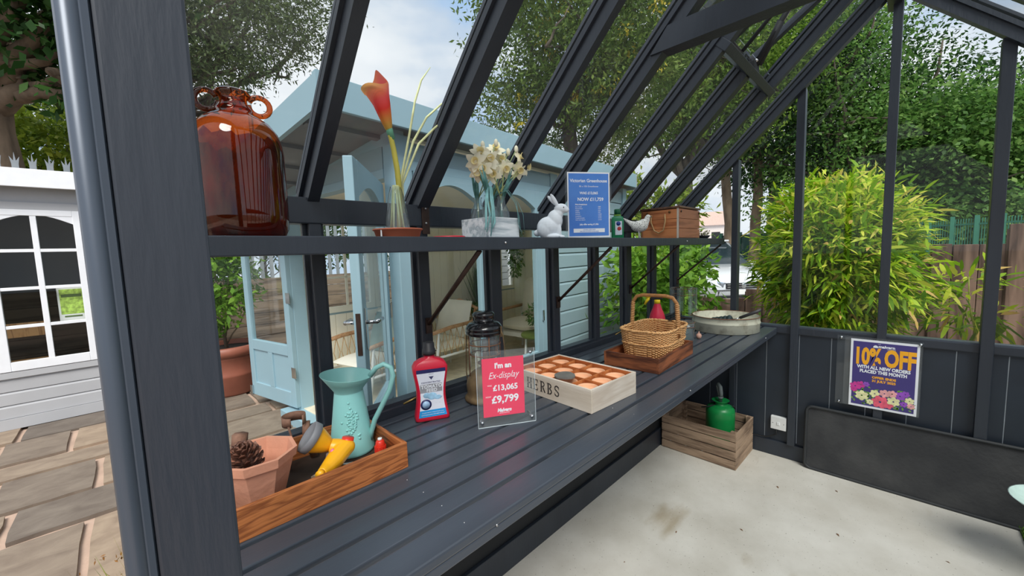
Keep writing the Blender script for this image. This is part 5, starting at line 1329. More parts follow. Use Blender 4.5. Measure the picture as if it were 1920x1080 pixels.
# red ex-display card in a clear block
ca_ = Vector((.793, .977, 0)); cb_ = Vector((.966, .876, 0)); cu = (cb_ - ca_).normalized(); cn = Vector((cu.y, -cu.x, 0))
if cn.dot(ca_) > 0: cn = -cn
cw = (cb_ - ca_).length
sg = thing('price_card', 'bright red I\'m an Ex-display price card in a clear acrylic stand', 'sign', (ca_.x, ca_.y, zt))
F0 = FR(Vector((0, 0, 0)), cu, cn)
MB().bbox(0, cw, 0, .256, -.002, .0, .0008, F0).build('acrylic_front', acryl_m, sg)
MB().bbox(0, cw, 0.0, .256, -.008, -.006, .0008, F0).build('acrylic_back', acryl_m, sg)
MB().box(0, cw, 0, .0015, -.002, .0003, F0).box(cw - .0012, cw, 0, .256, -.002, .0003, F0).box(0, .0012, 0, .256, -.002, .0003, F0).build('acrylic_edge', acryl_edge, sg)
for x in (.014, cw - .014): MB().tube([F0 @ Vector((x, .018, .004)), F0 @ Vector((x, .018, -.045))], .005, 12).build('foot_peg', chrome_m, sg)
for x in (cw - .014,): MB().tube([F0 @ Vector((x, .242, .003)), F0 @ Vector((x, .242, -.010))], .005, 12).build('stud', chrome_m, sg)
card_m = pm('card_red', (255, 50, 94), .5, var=.02)
x0, x1 = .020, .020 + .142
MB().box(x0, x1, .034, .232, -.0055, -.0025, F0).build('card', card_m, sg)
cx = (x0 + x1) / 2; G = F0 @ T3((cx, 0, -.0021))
join([text('lettering', "I'm an", .024, print_w, sg, G @ T3((0, .198, 0)), .0011),
      text('lettering', 'Ex-display', .032, print_w, sg, G @ T3((0, .163, 0)), -.0002, .35, .8),
      text('lettering', 'WAS', .007, print_w, sg, G @ T3((-.048, .138, 0))), text('lettering', '£13,065', .0265, print_w, sg, G @ T3((.006, .122, 0)), .0008),
      text('lettering', 'NOW', .007, print_w, sg, G @ T3((-.053, .100, 0))), text('lettering', '£9,799', .034, print_w, sg, G @ T3((.004, .080, 0)), .0010),
      text('lettering', 'Malvern', .0165, print_w, sg, G @ T3((0, .048, 0)), .0008, .2, .9), text('lettering', 'GARDEN BUILDINGS', .0038, print_w, sg, G @ T3((0, .042, 0)))])

# paraffin pressure lantern
brass_o = pm('aged_brass', (134, 112, 78), .55, metal=.45, var=.25, scale=20, col2=(104, 84, 62)); blk_e = pm('black_enamel', (26, 26, 28), .22, var=.3, scale=10, coat=.4); rustw = pm('rusty_wire', (128, 88, 66), .7, metal=.3, var=.25, scale=40)
lc = Vector((.995, 1.165, zt))
la = thing('pressure_lantern', 'old brass pressure lantern with black enamel hood behind the red card', 'lantern', lc, math.radians(20))
MB().lathe([(.080, 0), (.086, .004), (.086, .012), (.080, .020), (.074, .026), (.077, .045), (.078, .065), (.072, .088), (.058, .108), (.040, .120), (.022, .126)], 40).build('fuel_tank', brass_o, la)
MB().lathe([(.020, .124), (.020, .140), (.030, .144), (.030, .150), (.012, .152), (.010, .185), (.014, .19)], 20).build('burner', rustw, la)
MB().tube([(-.02, -.03, .12), (-.02, -.035, .165)], .010, 10).tube([(.012, -.04, .12), (.012, -.04, .17)], .007, 10).build('pump', chrome_m, la)
MB().lathe([(.056, .184), (.058, .186), (.058, .262), (.056, .264), (.0555, .262), (.0555, .186)], 40, capb=False, capt=False).build('glass_globe', clearg, la)
for z, r in ((.183, .0585), (.225, .0625), (.262, .0600)):
    MB().tube([(r * math.cos(a), r * math.sin(a), z) for a in np.linspace(0, 2 * PI, 37)[:-1]], .0022, 6, closed=True).build('cage_ring', rustw, la)
for k in range(4):
    a = math.radians(45 + 90 * k); MB().tube([(.064 * math.cos(a), .064 * math.sin(a), .10), (.0625 * math.cos(a), .0625 * math.sin(a), .27)], .0022, 6).build('cage_rod', rustw, la)
MB().lathe([(.068, .262), (.073, .266), (.073, .276), (.070, .282), (.073, .284), (.070, .292), (.060, .306), (.044, .314), (.040, .314), (.040, .330), (.043, .334), (.043, .342), (.036, .350), (.01, .352)], 40).build('hood', blk_e, la)
for k in range(6):
    a = 2 * PI * k / 6; MB().bbox(.0385, .0425, -.006, .006, .317, .329, .001, RZ(a)).build('vent_slot', dark_m, la)
MB().lathe([(.006, .19), (.012, .2), (.012, .232), (.006, .242)], 14).build('mantle', pm('mantle_white', (200, 196, 186), .9), la)
MB().tube([(0, .074, .285), (0, .082, .262), (0, .086, .2), (0, .09, .1), (0, .086, .055), (.0, .07, .03), (.03, .055 + .02, .018), (.07, .0, .03), (.03, -.075, .05), (0, -.09, .09), (0, -.088, .2), (0, -.082, .262), (0, -.074, .285)], .0022, 6).build('bail_handle', brass_o, la)
for s_ in (-1, 1): MB().bbox(-.005, .005, s_ * .076 - .002, s_ * .076 + .002, .255, .296, .001).build('handle_lug', brass_o, la)

# herbs box
hz = math.radians(-3.5); hB = thing('herb_box', 'whitewashed wooden box stencilled HERBS divided into twelve pot cells', 'box', (1.133, .763, zt), hz)
pale = wood('pale_washed_wood', (204, 188, 168), (232, 220, 204), 'Y', 4, .8, 4); pale_x = wood('pale_washed_wood_side', (200, 184, 166), (232, 222, 208), 'X', 4, .8, 4)
orn = wood('orange_inner_wood', (176, 92, 42), (210, 130, 72), 'Y', 5, .6, 4)
BW, BL, BH = .29, .41, .087
MB().bbox(0, .009, 0, BL, 0, BH, .0012).build('side', pale, hB); MB().bbox(BW - .009, BW, 0, BL, 0, BH, .0012).build('side', pale, hB)
MB().bbox(.009, BW - .009, 0, .009, 0, BH, .0012).build('end', pale_x, hB); MB().bbox(.009, BW - .009, BL - .009, BL, 0, BH, .0012).build('end', pale_x, hB)
MB().box(.009, BW - .009, .009, BL - .009, 0, .006).build('base', orn, hB)
MB().box(.009, .0105, .009, BL - .009, .006, .084).box(BW - .0105, BW - .009, .009, BL - .009, .006, .084).box(.0105, BW - .0105, .009, .0105, .006, .084).box(.0105, BW - .0105, BL - .0105, BL - .009, .006, .084).build('inner_lining', orn, hB)
cxs = [.0105 + (BW - .021) * i / 3 for i in range(4)]; cys = [.0105 + (BL - .021) * i / 4 for i in range(5)]
for x in cxs[1:-1]: MB().box(x - .003, x + .003, .011, BL - .011, .006, .080).build('divider', orn, hB)
for y in cys[1:-1]:
    mb = MB()
    for a, b in zip(cxs[:-1], cxs[1:]): mb.box(a + .003, b - .003, y - .003, y + .003, .006, .080)
    mb.build('divider', orn, hB)
st_m = pm('stencil_ink', (58, 50, 48), .8, var=.25, scale=60)
FH = FR(Vector((-.0004, .215, .0)), (0, -1, 0), (-1, 0, 0))
def stencil(strokes, x, sc):
    mb = MB()
    for s_ in strokes:
        mb.prism([(x + p[0] * sc, .021 + p[1] * sc) for p in s_], -.0004, .0004, 'XY', FH)
    return mb
def R4(x0, x1, y0, y1): return [(x0, y0), (x1, y0), (x1, y1), (x0, y1)]
def arcs(cx_, cy_, r0, r1, a0, a1, n=10, ry=1):
    o = [(cx_ + r1 * math.cos(math.radians(a0 + (a1 - a0) * i / n)), cy_ + ry * r1 * math.sin(math.radians(a0 + (a1 - a0) * i / n))) for i in range(n + 1)]
    return o + [(cx_ + r0 * math.cos(math.radians(a1 - (a1 - a0) * i / n)), cy_ + ry * r0 * math.sin(math.radians(a1 - (a1 - a0) * i / n))) for i in range(n + 1)]
LT = {'H': [R4(.08, .22, 0, .46), R4(.08, .22, .54, 1), R4(.48, .62, 0, .46), R4(.48, .62, .54, 1), R4(.25, .45, .46, .54), R4(0, .3, 0, .05), R4(0, .3, .95, 1), R4(.4, .7, 0, .05), R4(.4, .7, .95, 1)],
      'E': [R4(.08, .22, 0, 1), R4(.25, .58, 0, .07), R4(.25, .58, .93, 1), R4(.25, .46, .46, .54), R4(.52, .58, .07, .26), R4(.52, .58, .74, .93), R4(.42, .47, .38, .62), R4(0, .1, 0, .05), R4(0, .1, .95, 1)],
      'R': [R4(.08, .22, 0, 1), arcs(.30, .74, .17, .27, -88, 88, 12, .95), R4(.24, .30, .93, 1), R4(.24, .30, .48, .55), [(.30, .46), (.44, .46), (.66, 0), (.52, 0)], R4(0, .3, 0, .05), R4(0, .1, .95, 1)],
      'B': [R4(.08, .22, 0, 1), arcs(.30, .76, .13, .24, -88, 88, 12, .95), arcs(.31, .27, .16, .28, -88, 88, 12, .95), R4(.24, .30, .93, 1), R4(.24, .30, 0, .06), R4(.24, .30, .5, .55), R4(0, .1, 0, .05), R4(0, .1, .95, 1)],
      'S': [arcs(.30, .74, .15, .26, 20, 175, 12), arcs(.30, .74, .15, .26, 185, 275, 8), arcs(.30, .26, .15, .26, -85, 85, 12), arcs(.30, .26, .15, .26, 200, 265, 6), R4(.52, .56, .66, .90), R4(.04, .08, .10, .34)]}
mb = MB(); xx = -.113
for ch in 'HERBS':
    s_ = stencil(LT[ch], xx, .044); mb.v, mb.f, mb.sm = (mb.v + s_.v, mb.f + [tuple(i + len(mb.v) for i in f) for f in s_.f], mb.sm + s_.sm); xx += .038
mb.v = [tuple(Vector(v)) for v in mb.v]
mb.build('stencil_lettering', st_m, hB)
cellname = [['front', 'second', 'third', 'back'], ['left', 'middle', 'right']]
proto = None; RH = Matrix.Rotation(hz, 3, 'Z')
rows_ = ['nearest row', 'second row', 'third row', 'furthest row']
for iy in range(4):
    for ix in range(3):
        cxp = (cxs[ix] + cxs[ix + 1]) / 2; cyp = (cys[iy] + cys[iy + 1]) / 2
        w_ = RH @ Vector((cxp, cyp, .0065)) + Vector((1.133, .763, zt))
        lab = 'terracotta pot in the %s of the HERBS box, %s' % (rows_[iy], ('beside the lettering', 'in the middle', 'by the plain side')[ix])
        if proto is None:
            proto = thing('terracotta_pot', lab, 'flower pot', w_, 0, 'terracotta pots in the herbs box')
            MB().lathe([(.026, 0), (.033, .046), (.038, .047), (.0395, .066), (.0355, .0665), (.034, .056), (.031, .052), (.010, .050)], 28, capt=True).build('pot', pm('herb_terracotta', (238, 180, 140), .8, var=.05, scale=14), proto)
        else: dup(proto, w_, random.uniform(0, 3), lab)
sl = MB(); ppts = [(.040 * (1 + .06 * math.sin(3 * a) + .03 * math.sin(7 * a)) * math.cos(a), .040 * (1 + .06 * math.sin(3 * a)) * math.sin(a)) for a in np.linspace(0, 2 * PI, 29)[:-1]]
so = sl.prism(ppts, 0, .007, 'XY').build('slate_disc', pm('grey_slate', (112, 110, 104), .8, var=.12, scale=20, bump=.3)); w_ = RH @ Vector(((cxs[0] + cxs[1]) / 2, (cys[2] + cys[1]) / 2 + .012, .0)) + Vector((1.133, .763, zt)); so.location = (w_.x, w_.y, zt + .0875)
tag(so, 'flat grey slate disc lying across the HERBS box partitions', 'slate')

# second wooden tray with wicker basket
rt = math.radians(2.5); tw_ = thing('seed_tray', 'dark stained wooden tray under the wicker basket', 'tray', (1.70, .778, zt), rt)
tw1 = wood('dark_tray_wood', (78, 40, 24), (158, 92, 56), 'X', 6, .5, 5); tw2 = wood('dark_tray_wood_end', (70, 34, 20), (150, 86, 52), 'Y', 6, .5, 5)
MB().bbox(0, .46, 0, .012, 0, .070, .0015).build('side', tw1, tw_); MB().bbox(0, .46, .268, .28, 0, .070, .0015).build('side', tw1, tw_)
MB().bbox(0, .012, .012, .268, 0, .070, .0015).build('end', tw2, tw_); MB().bbox(.448, .46, .012, .268, 0, .070, .0015).build('end', tw2, tw_)
MB().box(.012, .448, .012, .268, 0.0, .008).build('base', tw1, tw_)
wick = pm('wicker', (200, 142, 84), .6, var=.2, scale=120, col2=(230, 184, 128)); wick_d = pm('wicker_dark', (170, 118, 68), .6, var=.2, scale=80)
bk = thing('wicker_basket', 'honey coloured wicker basket with tall hooped handle in dark tray', 'basket', (1.965, .925, zt + .0085), rt)
def sr(t, w, d, p=4.5):
    c, s_ = math.cos(t), math.sin(t); return (w * abs(c) ** (2 / p) * (1 if c > 0 else -1), d * abs(s_) ** (2 / p) * (1 if s_ > 0 else -1))
NW = 44; mb = MB(); RN = 25
for k in range(RN):
    z = .008 + .150 * k / RN; w = .158 + .022 * k / RN; d = .108 + .018 * k / RN; pts = []
    for i in range(NW * 3):
        t = 2 * PI * i / (NW * 3); x, y = sr(t, w, d); off = .0028 * math.cos(i * PI * 2 / 6 + (PI if k % 2 else 0)); nn = Vector((x, y, 0)).normalized() * off
        pts.append((x + nn.x, y + nn.y, z))
    mb.tube(pts, .0032, 5, closed=True)
mb.build('weave', wick, bk)
mb = MB()
for i in range(NW):
    t = 2 * PI * (i + .5) / NW; a = sr(t, .158, .108); b = sr(t, .180, .126); mb.tube([(a[0], a[1], 0), (b[0], b[1], .158)], .003, 5)
mb.build('stakes', wick_d, bk)['kind'] = 'stuff'
for z, w, d, r in ((.160, .181, .127, .0065), (.092, .1735, .120, .0048)):
    for ph in (0, PI):
        MB().tube([(lambda x, y: (x, y, z + .003 * math.sin(i * .9 + ph)))(*sr(2 * PI * i / 132, w + .003 * math.cos(i * .9 + ph), d + .003 * math.cos(i * .9 + ph))) for i in range(132)], r * .7, 6, closed=True).build('rim_band', wick, bk)
MB().lathe([(.01, .004), (.15, .004)], 4).build('base', wick_d, bk) if False else MB().prism([sr(2 * PI * i / 40, .156, .106) for i in range(40)], .002, .010, 'XY').build('base', wick_d, bk)
ht = on('X', 1.965, 1210, 553).z - (zt + .0085)
hp = [(0, .126, .11), (0, .124, .18), (0, .116, ht - .035), (0, .095, ht - .008), (0, .06, ht), (0, -.06, ht), (0, -.095, ht - .008), (0, -.116, ht - .035), (0, -.124, .18), (0, -.126, .11)]
MB().tube(hp, .0095, 10, flat=(.7, 1)).build('handle', wick_d, bk)
mb = MB()
for s_ in (-1, 1):
    for q_ in range(16):
        t0 = q_ / 16; z = .13 + (ht - .17) * t0; y = s_ * (.125 - .008 * t0)
        mb.tube([(.011, y, z), (0, y + .011, z + .004), (-.011, y, z + .008), (0, y - .011, z + .004)], .0028, 5, closed=True)
mb.build('handle_wrapping', wick, bk)['kind'] = 'stuff'
for i, (x, y, lab) in enumerate(((-.08, .02, 'pine cone in the left of the wicker basket'), (.01, -.02, 'pine cone in the middle of the wicker basket'), (.085, .01, 'pine cone in the far right of the wicker basket'))):
    pinecone((1.965 + x, .925 + y, zt + .045), .78, lab, (math.radians(40 - 60 * (i % 2)), math.radians(30), i), 'pine cones in the wicker basket')

# things at the far end of the bench
p_ = on('X', 2.36, 1238, 590)
sb = thing('trigger_sprayer', 'red spray bottle with yellow trigger head standing behind the wicker basket', 'spray bottle', (2.36, p_.y + .02, zt), math.radians(-60))
rp_ = pm('raspberry_plastic', (198, 30, 62), .35, var=.04); yp = pm('yellow_gloss', (244, 208, 34), .35, var=.02)
hS = on('X', 2.36, 1240, 567).z - zt
MB().lathe([(.044, 0), (.048, .006), (.048, hS - .10), (.042, hS - .075), (.028, hS - .04), (.0175, hS - .008), (.0165, hS)], 28).build('body', rp_, sb)
MB().lathe([(.0185, hS - .008), (.0185, hS + .014), (.016, hS + .016)], 20).build('collar', yp, sb)
MB().bbox(-.045, .03, -.011, .011, hS + .018, hS + .042, .005).build('head', pm('black_gloss', (34, 34, 36), .3), sb)
MB().tube([(-.04, 0, hS + .034), (-.068, 0, hS + .040)], [.014, .012], 10).build('nozzle', yp, sb)
MB().tube([(-.044, 0, hS + .030), (-.062, 0, hS + .008), (-.074, 0, hS - .016)], [.011, .009, .006], 8).build('trigger', yp, sb)
jar = thing('glass_jar', 'clear glass tumbler jar with rusty wire rim beside the basket', 'jar', (2.40, .925, zt))
zt2 = on('X', 2.40, 1288, 603).z - zt
MB().lathe([(.036, 0), (.040, .004), (.046, zt2), (.0445, zt2), (.038, .008), (.01, .006)], 28, capt=False).build('glass', clearg, jar)
for z in (zt2 - .002, zt2 - .03): MB().tube([(.0465 * math.cos(a), .0465 * math.sin(a), z) for a in np.linspace(0, 2 * PI, 33)[:-1]], .0018, 6, closed=True).build('wire_ring', rustw, jar)
pk = MB().sphere((0, 0, .018), (.018, .016, .018), 10).tube([(0, 0, .03), (.002, 0, .048)], [.008, .001], 8).build('bulb', pm('pinkish_bulb', (206, 160, 140), .7, var=.15)); pk.location = (2.53, .90, zt)
tag(pk, 'small pinkish flower bulb lying between the glass jar and the round tin', 'bulb')
rk = thing('test_tube_rack', 'wire carousel of upright glass test tube vases behind the round tin', 'vase rack', (2.975, 1.175, zt), .3)
zA = on('X', 2.975, 1290, 540).z - zt; zB2 = on('X', 2.975, 1290, 590).z - zt
for z in (zA - .004, zA - .05, .03):
    MB().tube([(.085 * math.cos(a), .085 * math.sin(a), z) for a in np.linspace(0, 2 * PI, 41)[:-1]], .002, 6, closed=True).build('wire_ring', rustw, rk)
for k in range(4):
    a = 2 * PI * k / 4; MB().tube([(.085 * math.cos(a), .085 * math.sin(a), 0), (.085 * math.cos(a), .085 * math.sin(a), zA - .004)], .002, 6).build('wire_leg', dark_m, rk)
tube_vis = glassmat('test_tube_glass', (.93, .96, .96), refl=1.6, haze=.07)
for k in range(7):
    a = 2 * PI * k / 7 + .2; c = (.085 * math.cos(a), .085 * math.sin(a))
    MB().lathe([(.0005, zB2), (.006, zB2 + .001), (.0105, zB2 + .005), (.0125, zB2 + .012), (.0125, zA), (.0145, zA + .002), (.0115, zA + .002), (.0112, zB2 + .014)], 16, T3((c[0], c[1], 0)), capb=False, capt=False).build('glass_tube', tube_vis, rk)
tin_m = pm('worn_cream_tin', (198, 196, 176), .55, metal=.1, var=.2, scale=22, col2=(150, 142, 122), lo=.5, hi=.75, bump=.1)
tn_ = thing('round_tin', 'wide shallow round cream tin with rust marks at far bench end', 'tin', (2.925, .868, zt))
MB().lathe([(.200, 0), (.205, .004), (.205, .055), (.2085, .060), (.2085, .066), (.205, .071), (.205, .098), (.208, .101), (.206, .104), (.202, .100), (.201, .01), (.01, .008)], 56).build('body', tin_m, tn_)
MB().tube([(.206 * math.cos(a), .206 * math.sin(a), .102) for a in np.linspace(0, 2 * PI, 61)[:-1]], .0028, 6, closed=True).build('rim', rustw, tn_)
dgl = pm('dark_green_rubber', (28, 44, 46), .55, var=.3, scale=20, bump=.3)
gm = MB()
for s_ in range(5): gm.tube([(-.11 + .01 * s_, -.05 + .03 * s_, .045), (-.02, -.04 + .025 * s_, .085 - .006 * s_), (.07 - .01 * s_, -.03 + .02 * s_, .06)], [.010, .017, .010], 8)
g1 = gm.build('garden_glove', dgl); g1.location = (2.905, .87, zt + .008); md = g1.modifiers.new('r', 'REMESH'); md.mode = 'VOXEL'; md.voxel_size = .004; md.use_smooth_shade = True
tag(g1, 'dark green rubber gloves bundled inside the round tin', 'gloves')
tr2 = thing('hand_trowel', 'hand trowel with dark handle sticking out of the round tin', 'trowel', (2.93, .80, zt + .012))
MB().tube([(.0, -.02, .075), (.03, -.10, .115), (.042, -.135, .135)], [.010, .011, .009], 10).build('handle', pm('trowel_handle', (58, 56, 58), .5), tr2)
MB().tube([(-.01, .02, .060), (.0, -.02, .075)], .004, 8).build('shank', chrome_m, tr2)
MB().tube([(-.05, .11, .03), (-.03, .07, .045), (-.01, .02, .060)], [.004, .030, .014], 12, flat=(.15, 1)).build('blade', chrome_m, tr2)

# ============================================================ FLOOR AND END WALL
crw = wood('crate_wood', (118, 96, 78), (168, 142, 118), 'X', 5, .85, 5); crw_y = wood('crate_wood_end', (118, 96, 78), (168, 142, 118), 'Y', 5, .85, 5)
cr_ = thing('apple_crate', 'weathered slatted wooden crate on the floor under the bench end', 'crate', (2.795, .757, .001), math.radians(-1))
CX, CY, CH = .365, .49, .255
for i in range(4):
    z0 = .002 + i * .064
    MB().bbox(-.008, 0, 0, CY, z0, z0 + .057, .0012).build('slat', crw_y, cr_)
    if i < 4: MB().bbox(CX, CX + .008, 0, CY, z0, z0 + .057, .0012).build('slat', crw_y, cr_)
    MB().bbox(-.008, CX + .008, -.009, 0, z0, z0 + .057, .0012).build('slat', crw, cr_)
    MB().bbox(-.008, CX + .008, CY, CY + .009, z0, z0 + .057, .0012).build('slat', crw, cr_)
for x in (0, CX - .03):
    for y in (0, CY - .03): MB().bbox(x, x + .03, y, y + .03, 0, CH, .001).build('corner_post', crw, cr_)
for k in range(4): MB().box(0, CX, .02 + k * .118, .12 + k * .118, .003, .011).build('base_slat', crw, cr_)
gsp = thing('pressure_sprayer', 'green garden pressure sprayer with grey pump handle inside the crate', 'sprayer', (2.975, .905, .0135), math.radians(-40))
zH = on('X', 2.975, 1362, 725).z - .0135; zc = on('X', 2.975, 1362, 752).z - .0135
gr_m = pm('sprayer_green', (22, 132, 66), .35, var=.06); dgry = pm('dark_grey_plastic', (104, 112, 112), .5)
MB().lathe([(.085, 0), (.092, .01), (.094, zc - .085), (.092, zc - .065), (.080, zc - .046), (.056, zc - .036), (.036, zc - .030), (.034, zc - .02), (.05, zc - .006), (.058, zc), (.054, zc), (.03, zc - .014), (.01, zc - .014)], 36).build('tank', gr_m, gsp)
MB().lathe([(.012, zc - .014), (.012, zc + .01), (.018, zc + .012), (.018, zc + .024)], 16).build('pump_shaft', dgry, gsp)
MB().tube([(0, -.004, zc + .02), (0, -.006, zc + .05), (0, .004, zH - .012), (0, .028, zH), (0, .034, zH - .015), (0, .026, zH - .045), (0, .006, zc + .022)], [.013, .013, .014, .014, .013, .011, .011], 10).build('pump_handle', dgry, gsp)
MB().tube([(-.03, 0, zc - .03), (-.10, -.01, zc - .04), (-.105, .06, zc - .07), (-.02, .096, zc - .085), (.08, .06, zc - .085), (.10, -.02, zc - .06), (.06, -.05, zc - .03)], .0045, 8).build('hose', dark_m, gsp)
so_ = thing('power_socket', 'white single power switch plate low on the dark end wall', 'switch', (XW, .589, .245))
MB().bbox(-.030, -.001, -.046, .046, -.046, .046, .004).build('box', white_m, so_)
MB().bbox(-.034, -.030, -.008, .008, -.012, .010, .0015).build('rocker_switch', pm('switch_white', (240, 240, 240), .3), so_)
for y in (-.032, .032): MB().sphere((-.0302, y, 0), (.0012, .0035, .0035), 8).build('screw', screw_m, so_)
cbp = MB().tube([(XW - .022, .60, .197), (XW - .022, .60, .16), (XW - .024, .66, .125), (XW - .024, .72, .120), (XW - .024, 1.1, .118)], .004, 8).build('cable', pm('black_cable', (28, 28, 30), .5))
tag(cbp, 'thin black cable running from the switch plate behind the crate', 'cable')

# black rubber tray leaning on the end wall
mt = thing('potting_mat', 'long black rubber edged tray leaning on its side against end wall', 'tray', (XW - .058, -.135, .006), 0)
ML, MH = .565, .415
tl = math.radians(3)
mat_m = pm('black_rubber', (50, 51, 53), .75, var=.18, scale=5, col2=(72, 72, 72), lo=.4, hi=.75, bump=.25, bscale=50)
MM = RY(tl)
rr_ = [(p[0], p[1] + MH / 2) for p in rrect(ML, MH / 2, .035, 6)]
MB().prism([(p[0], p[1]) for p in rr_], -.003, .003, 'YZ', MM).build('panel', mat_m, mt)
MB().tube([(-.006, p[0], p[1]) for p in rr_], .0095, 8, closed=True, M=MM).build('rim', pm('black_rim', (44, 46, 48), .6), mt)

# 10% OFF poster
sy_ = .073
ps_ = thing('offer_poster', 'purple and yellow 10% OFF poster in a clear pocket on end wall', 'poster', (XW - .036, sy_, .694))
FP = FR(Vector((0, 0, 0)), (0, -1, 0), (-1, 0, 0))
MB().bbox(-.215, .160, -.215, .222, .0, .002, .001, FP).build('acrylic_backplate', acryl_m, ps_)
MB().bbox(-.178, .155, -.211, .214, .003, .005, .001, FP).build('acrylic_pocket', acryl_m, ps_)
MB().box(-.1485, .1485, -.210, .210, .0055, .007, FP).build('sheet', paper, ps_)
MB().box(-.137, .137, -.197, .197, .007, .0074, FP).build('printed_panel', pm('poster_purple', (66, 56, 124), .4, var=.04), ps_)
for x, y in ((-.195, .21), (.150, .21), (-.195, -.2)): MB().sphere(FP @ Vector((x, y, .008)), .009, 10).build('stud', chrome_m, ps_)
oy = pm('poster_orange', (250, 176, 32), .5, var=.03)
G = FP @ T3((0, 0, .0076))
join([text('headline', '10%', .138, oy, ps_, G @ T3((-.072, .062, 0)), .0062, .0, .52, space=1.0), text('headline', 'OFF', .138, oy, ps_, G @ T3((.070, .062, 0)), .0062, .0, .54, space=1.0)])
join([text('subline', 'WITH ALL NEW ORDERS', .0265, print_w, ps_, G @ T3((0, .034, 0)), .0012, 0, .78), text('subline', 'PLACED THIS MONTH', .0265, print_w, ps_, G @ T3((0, .008, 0)), .0012, 0, .78)])
join([text('date_line', 'OFFER ENDS', .0185, oy, ps_, G @ T3((.006, -.022, 0)), .0009, 0, 1.0), text('date_line', '31 JULY 2025', .0185, oy, ps_, G @ T3((.006, -.043, 0)), .0009, 0, 1.0)])
join([text('logo', 'malvern', .022, print_w, ps_, G @ T3((.012, .168, 0)), .0008), text('logo', 'THE', .006, print_w, ps_, G @ T3((-.020, .186, 0))), text('logo', 'COLLECTION', .006, print_w, ps_, G @ T3((.032, .160, 0)))])
MB().prism([(-.046, .166)] + [(-.036 + .011 * math.cos(a), .170 + .011 * math.sin(a)) for a in np.linspace(PI, 0, 9)] + [(-.026, .166)], .0072, .0080, 'XY', FP).build('logo_mark', print_w, ps_)
cols = [('flower_magenta', (206, 60, 150)), ('flower_cream', (236, 232, 176)), ('flower_coral', (232, 96, 120)), ('flower_violet', (150, 80, 190)), ('flower_blush', (236, 170, 170)), ('foliage_green', (110, 160, 60))]
cm2 = {n: pm(n, c, .5, var=.15, scale=60) for n, c in cols}
lay = [('flower_magenta', [(-.12, -.085, .022), (-.095, -.072, .018), (-.125, -.105, .014)]), ('flower_cream', [(-.088, -.138, .026), (-.03, -.115, .020), (.052, -.145, .024), (.118, -.125, .017), (-.05, -.17, .014)]), ('flower_coral', [(-.005, -.160, .032), (.03, -.17, .02)]), ('flower_violet', [(.078, -.105, .022), (.10, -.09, .016), (-.07, -.065, .013), (.095, -.15, .014)]), ('flower_blush', [(.012, -.105, .020), (.045, -.1, .018), (.125, -.155, .014)]), ('foliage_green', [])]
for nme, fl_ in lay:
    for fi, (cx_, cy_, r) in enumerate(fl_):
        mb = MB(); r *= 1.15
        for k in range(6):
            a = 2 * PI * k / 6 + cx_ * 30; e_ = [(.15, -.12), (.6, -.30), (1.0, -.16), (1.08, .05), (.95, .2), (.6, .30), (.15, .12)]
            mb.prism([(cx_ + r * (p * math.cos(a) - q * math.sin(a) * 1.4), cy_ + r * (p * math.sin(a) + q * math.cos(a) * 1.4)) for p, q in e_], .0076, .0079 + k * .00006 + fi * .0001, 'XY', FP)
        mb.build('flower_print', cm2[nme], ps_)
mb = MB(); random.seed(5)
for k in range(110):
    x = random.uniform(-.13, .13); y = random.uniform(-.192, -.105 + (.05 if random.random() < .2 else 0)); a = random.uniform(0, PI); L_ = random.uniform(.014, .030)
    mb.prism([(x, y), (x + L_ * .5 * math.cos(a) - .005 * math.sin(a), y + L_ * .5 * math.sin(a) + .005 * math.cos(a)), (x + L_ * math.cos(a), y + L_ * math.sin(a)), (x + L_ * .5 * math.cos(a) + .005 * math.sin(a), y + L_ * .5 * math.sin(a) - .005 * math.cos(a))], .0073, .00762, 'XY', FP)
mb.build('leaf_print', cm2['foliage_green'], ps_)['kind'] = 'stuff'

# bits on the concrete
random.seed(11)
lf_m = pm('dry_leaf', (126, 88, 56), .8, var=.3)
spots = [(1.55, .35), (1.9, .05), (1.25, .62), (2.2, .55), (2.5, .2), (1.7, -.25), (2.75, .5), (2.1, -.5), (1.35, .15), (2.95, .25), (2.3, 1.1), (1.6, .9), (2.6, -.2), (1.95, .8)]
protoL = None
for i, (x, y) in enumerate(spots):
    if protoL is None:
        protoL = MB().add([(0, 0, 0), (.010, -.004, .003), (.022, 0, .001), (.010, .004, .003), (0, 0, -.0006), (.010, -.004, .0022), (.022, 0, .0004), (.010, .004, .0022)], [(0, 1, 2, 3), (7, 6, 5, 4), (0, 4, 5, 1), (1, 5, 6, 2), (2, 6, 7, 3), (3, 7, 4, 0)]).build('dry_leaf', lf_m); o = protoL
        tag(o, 'tiny curled dry leaf fragment on the bare concrete floor', 'leaf', 'leaf scraps on the concrete floor')
    else: o = protoL.copy(); COL.objects.link(o)
    o.location = (x, y, .0008); o.rotation_euler = (0, 0, random.uniform(0, 6)); s_ = random.uniform(.5, 1.3); o.scale = (s_, s_, s_)
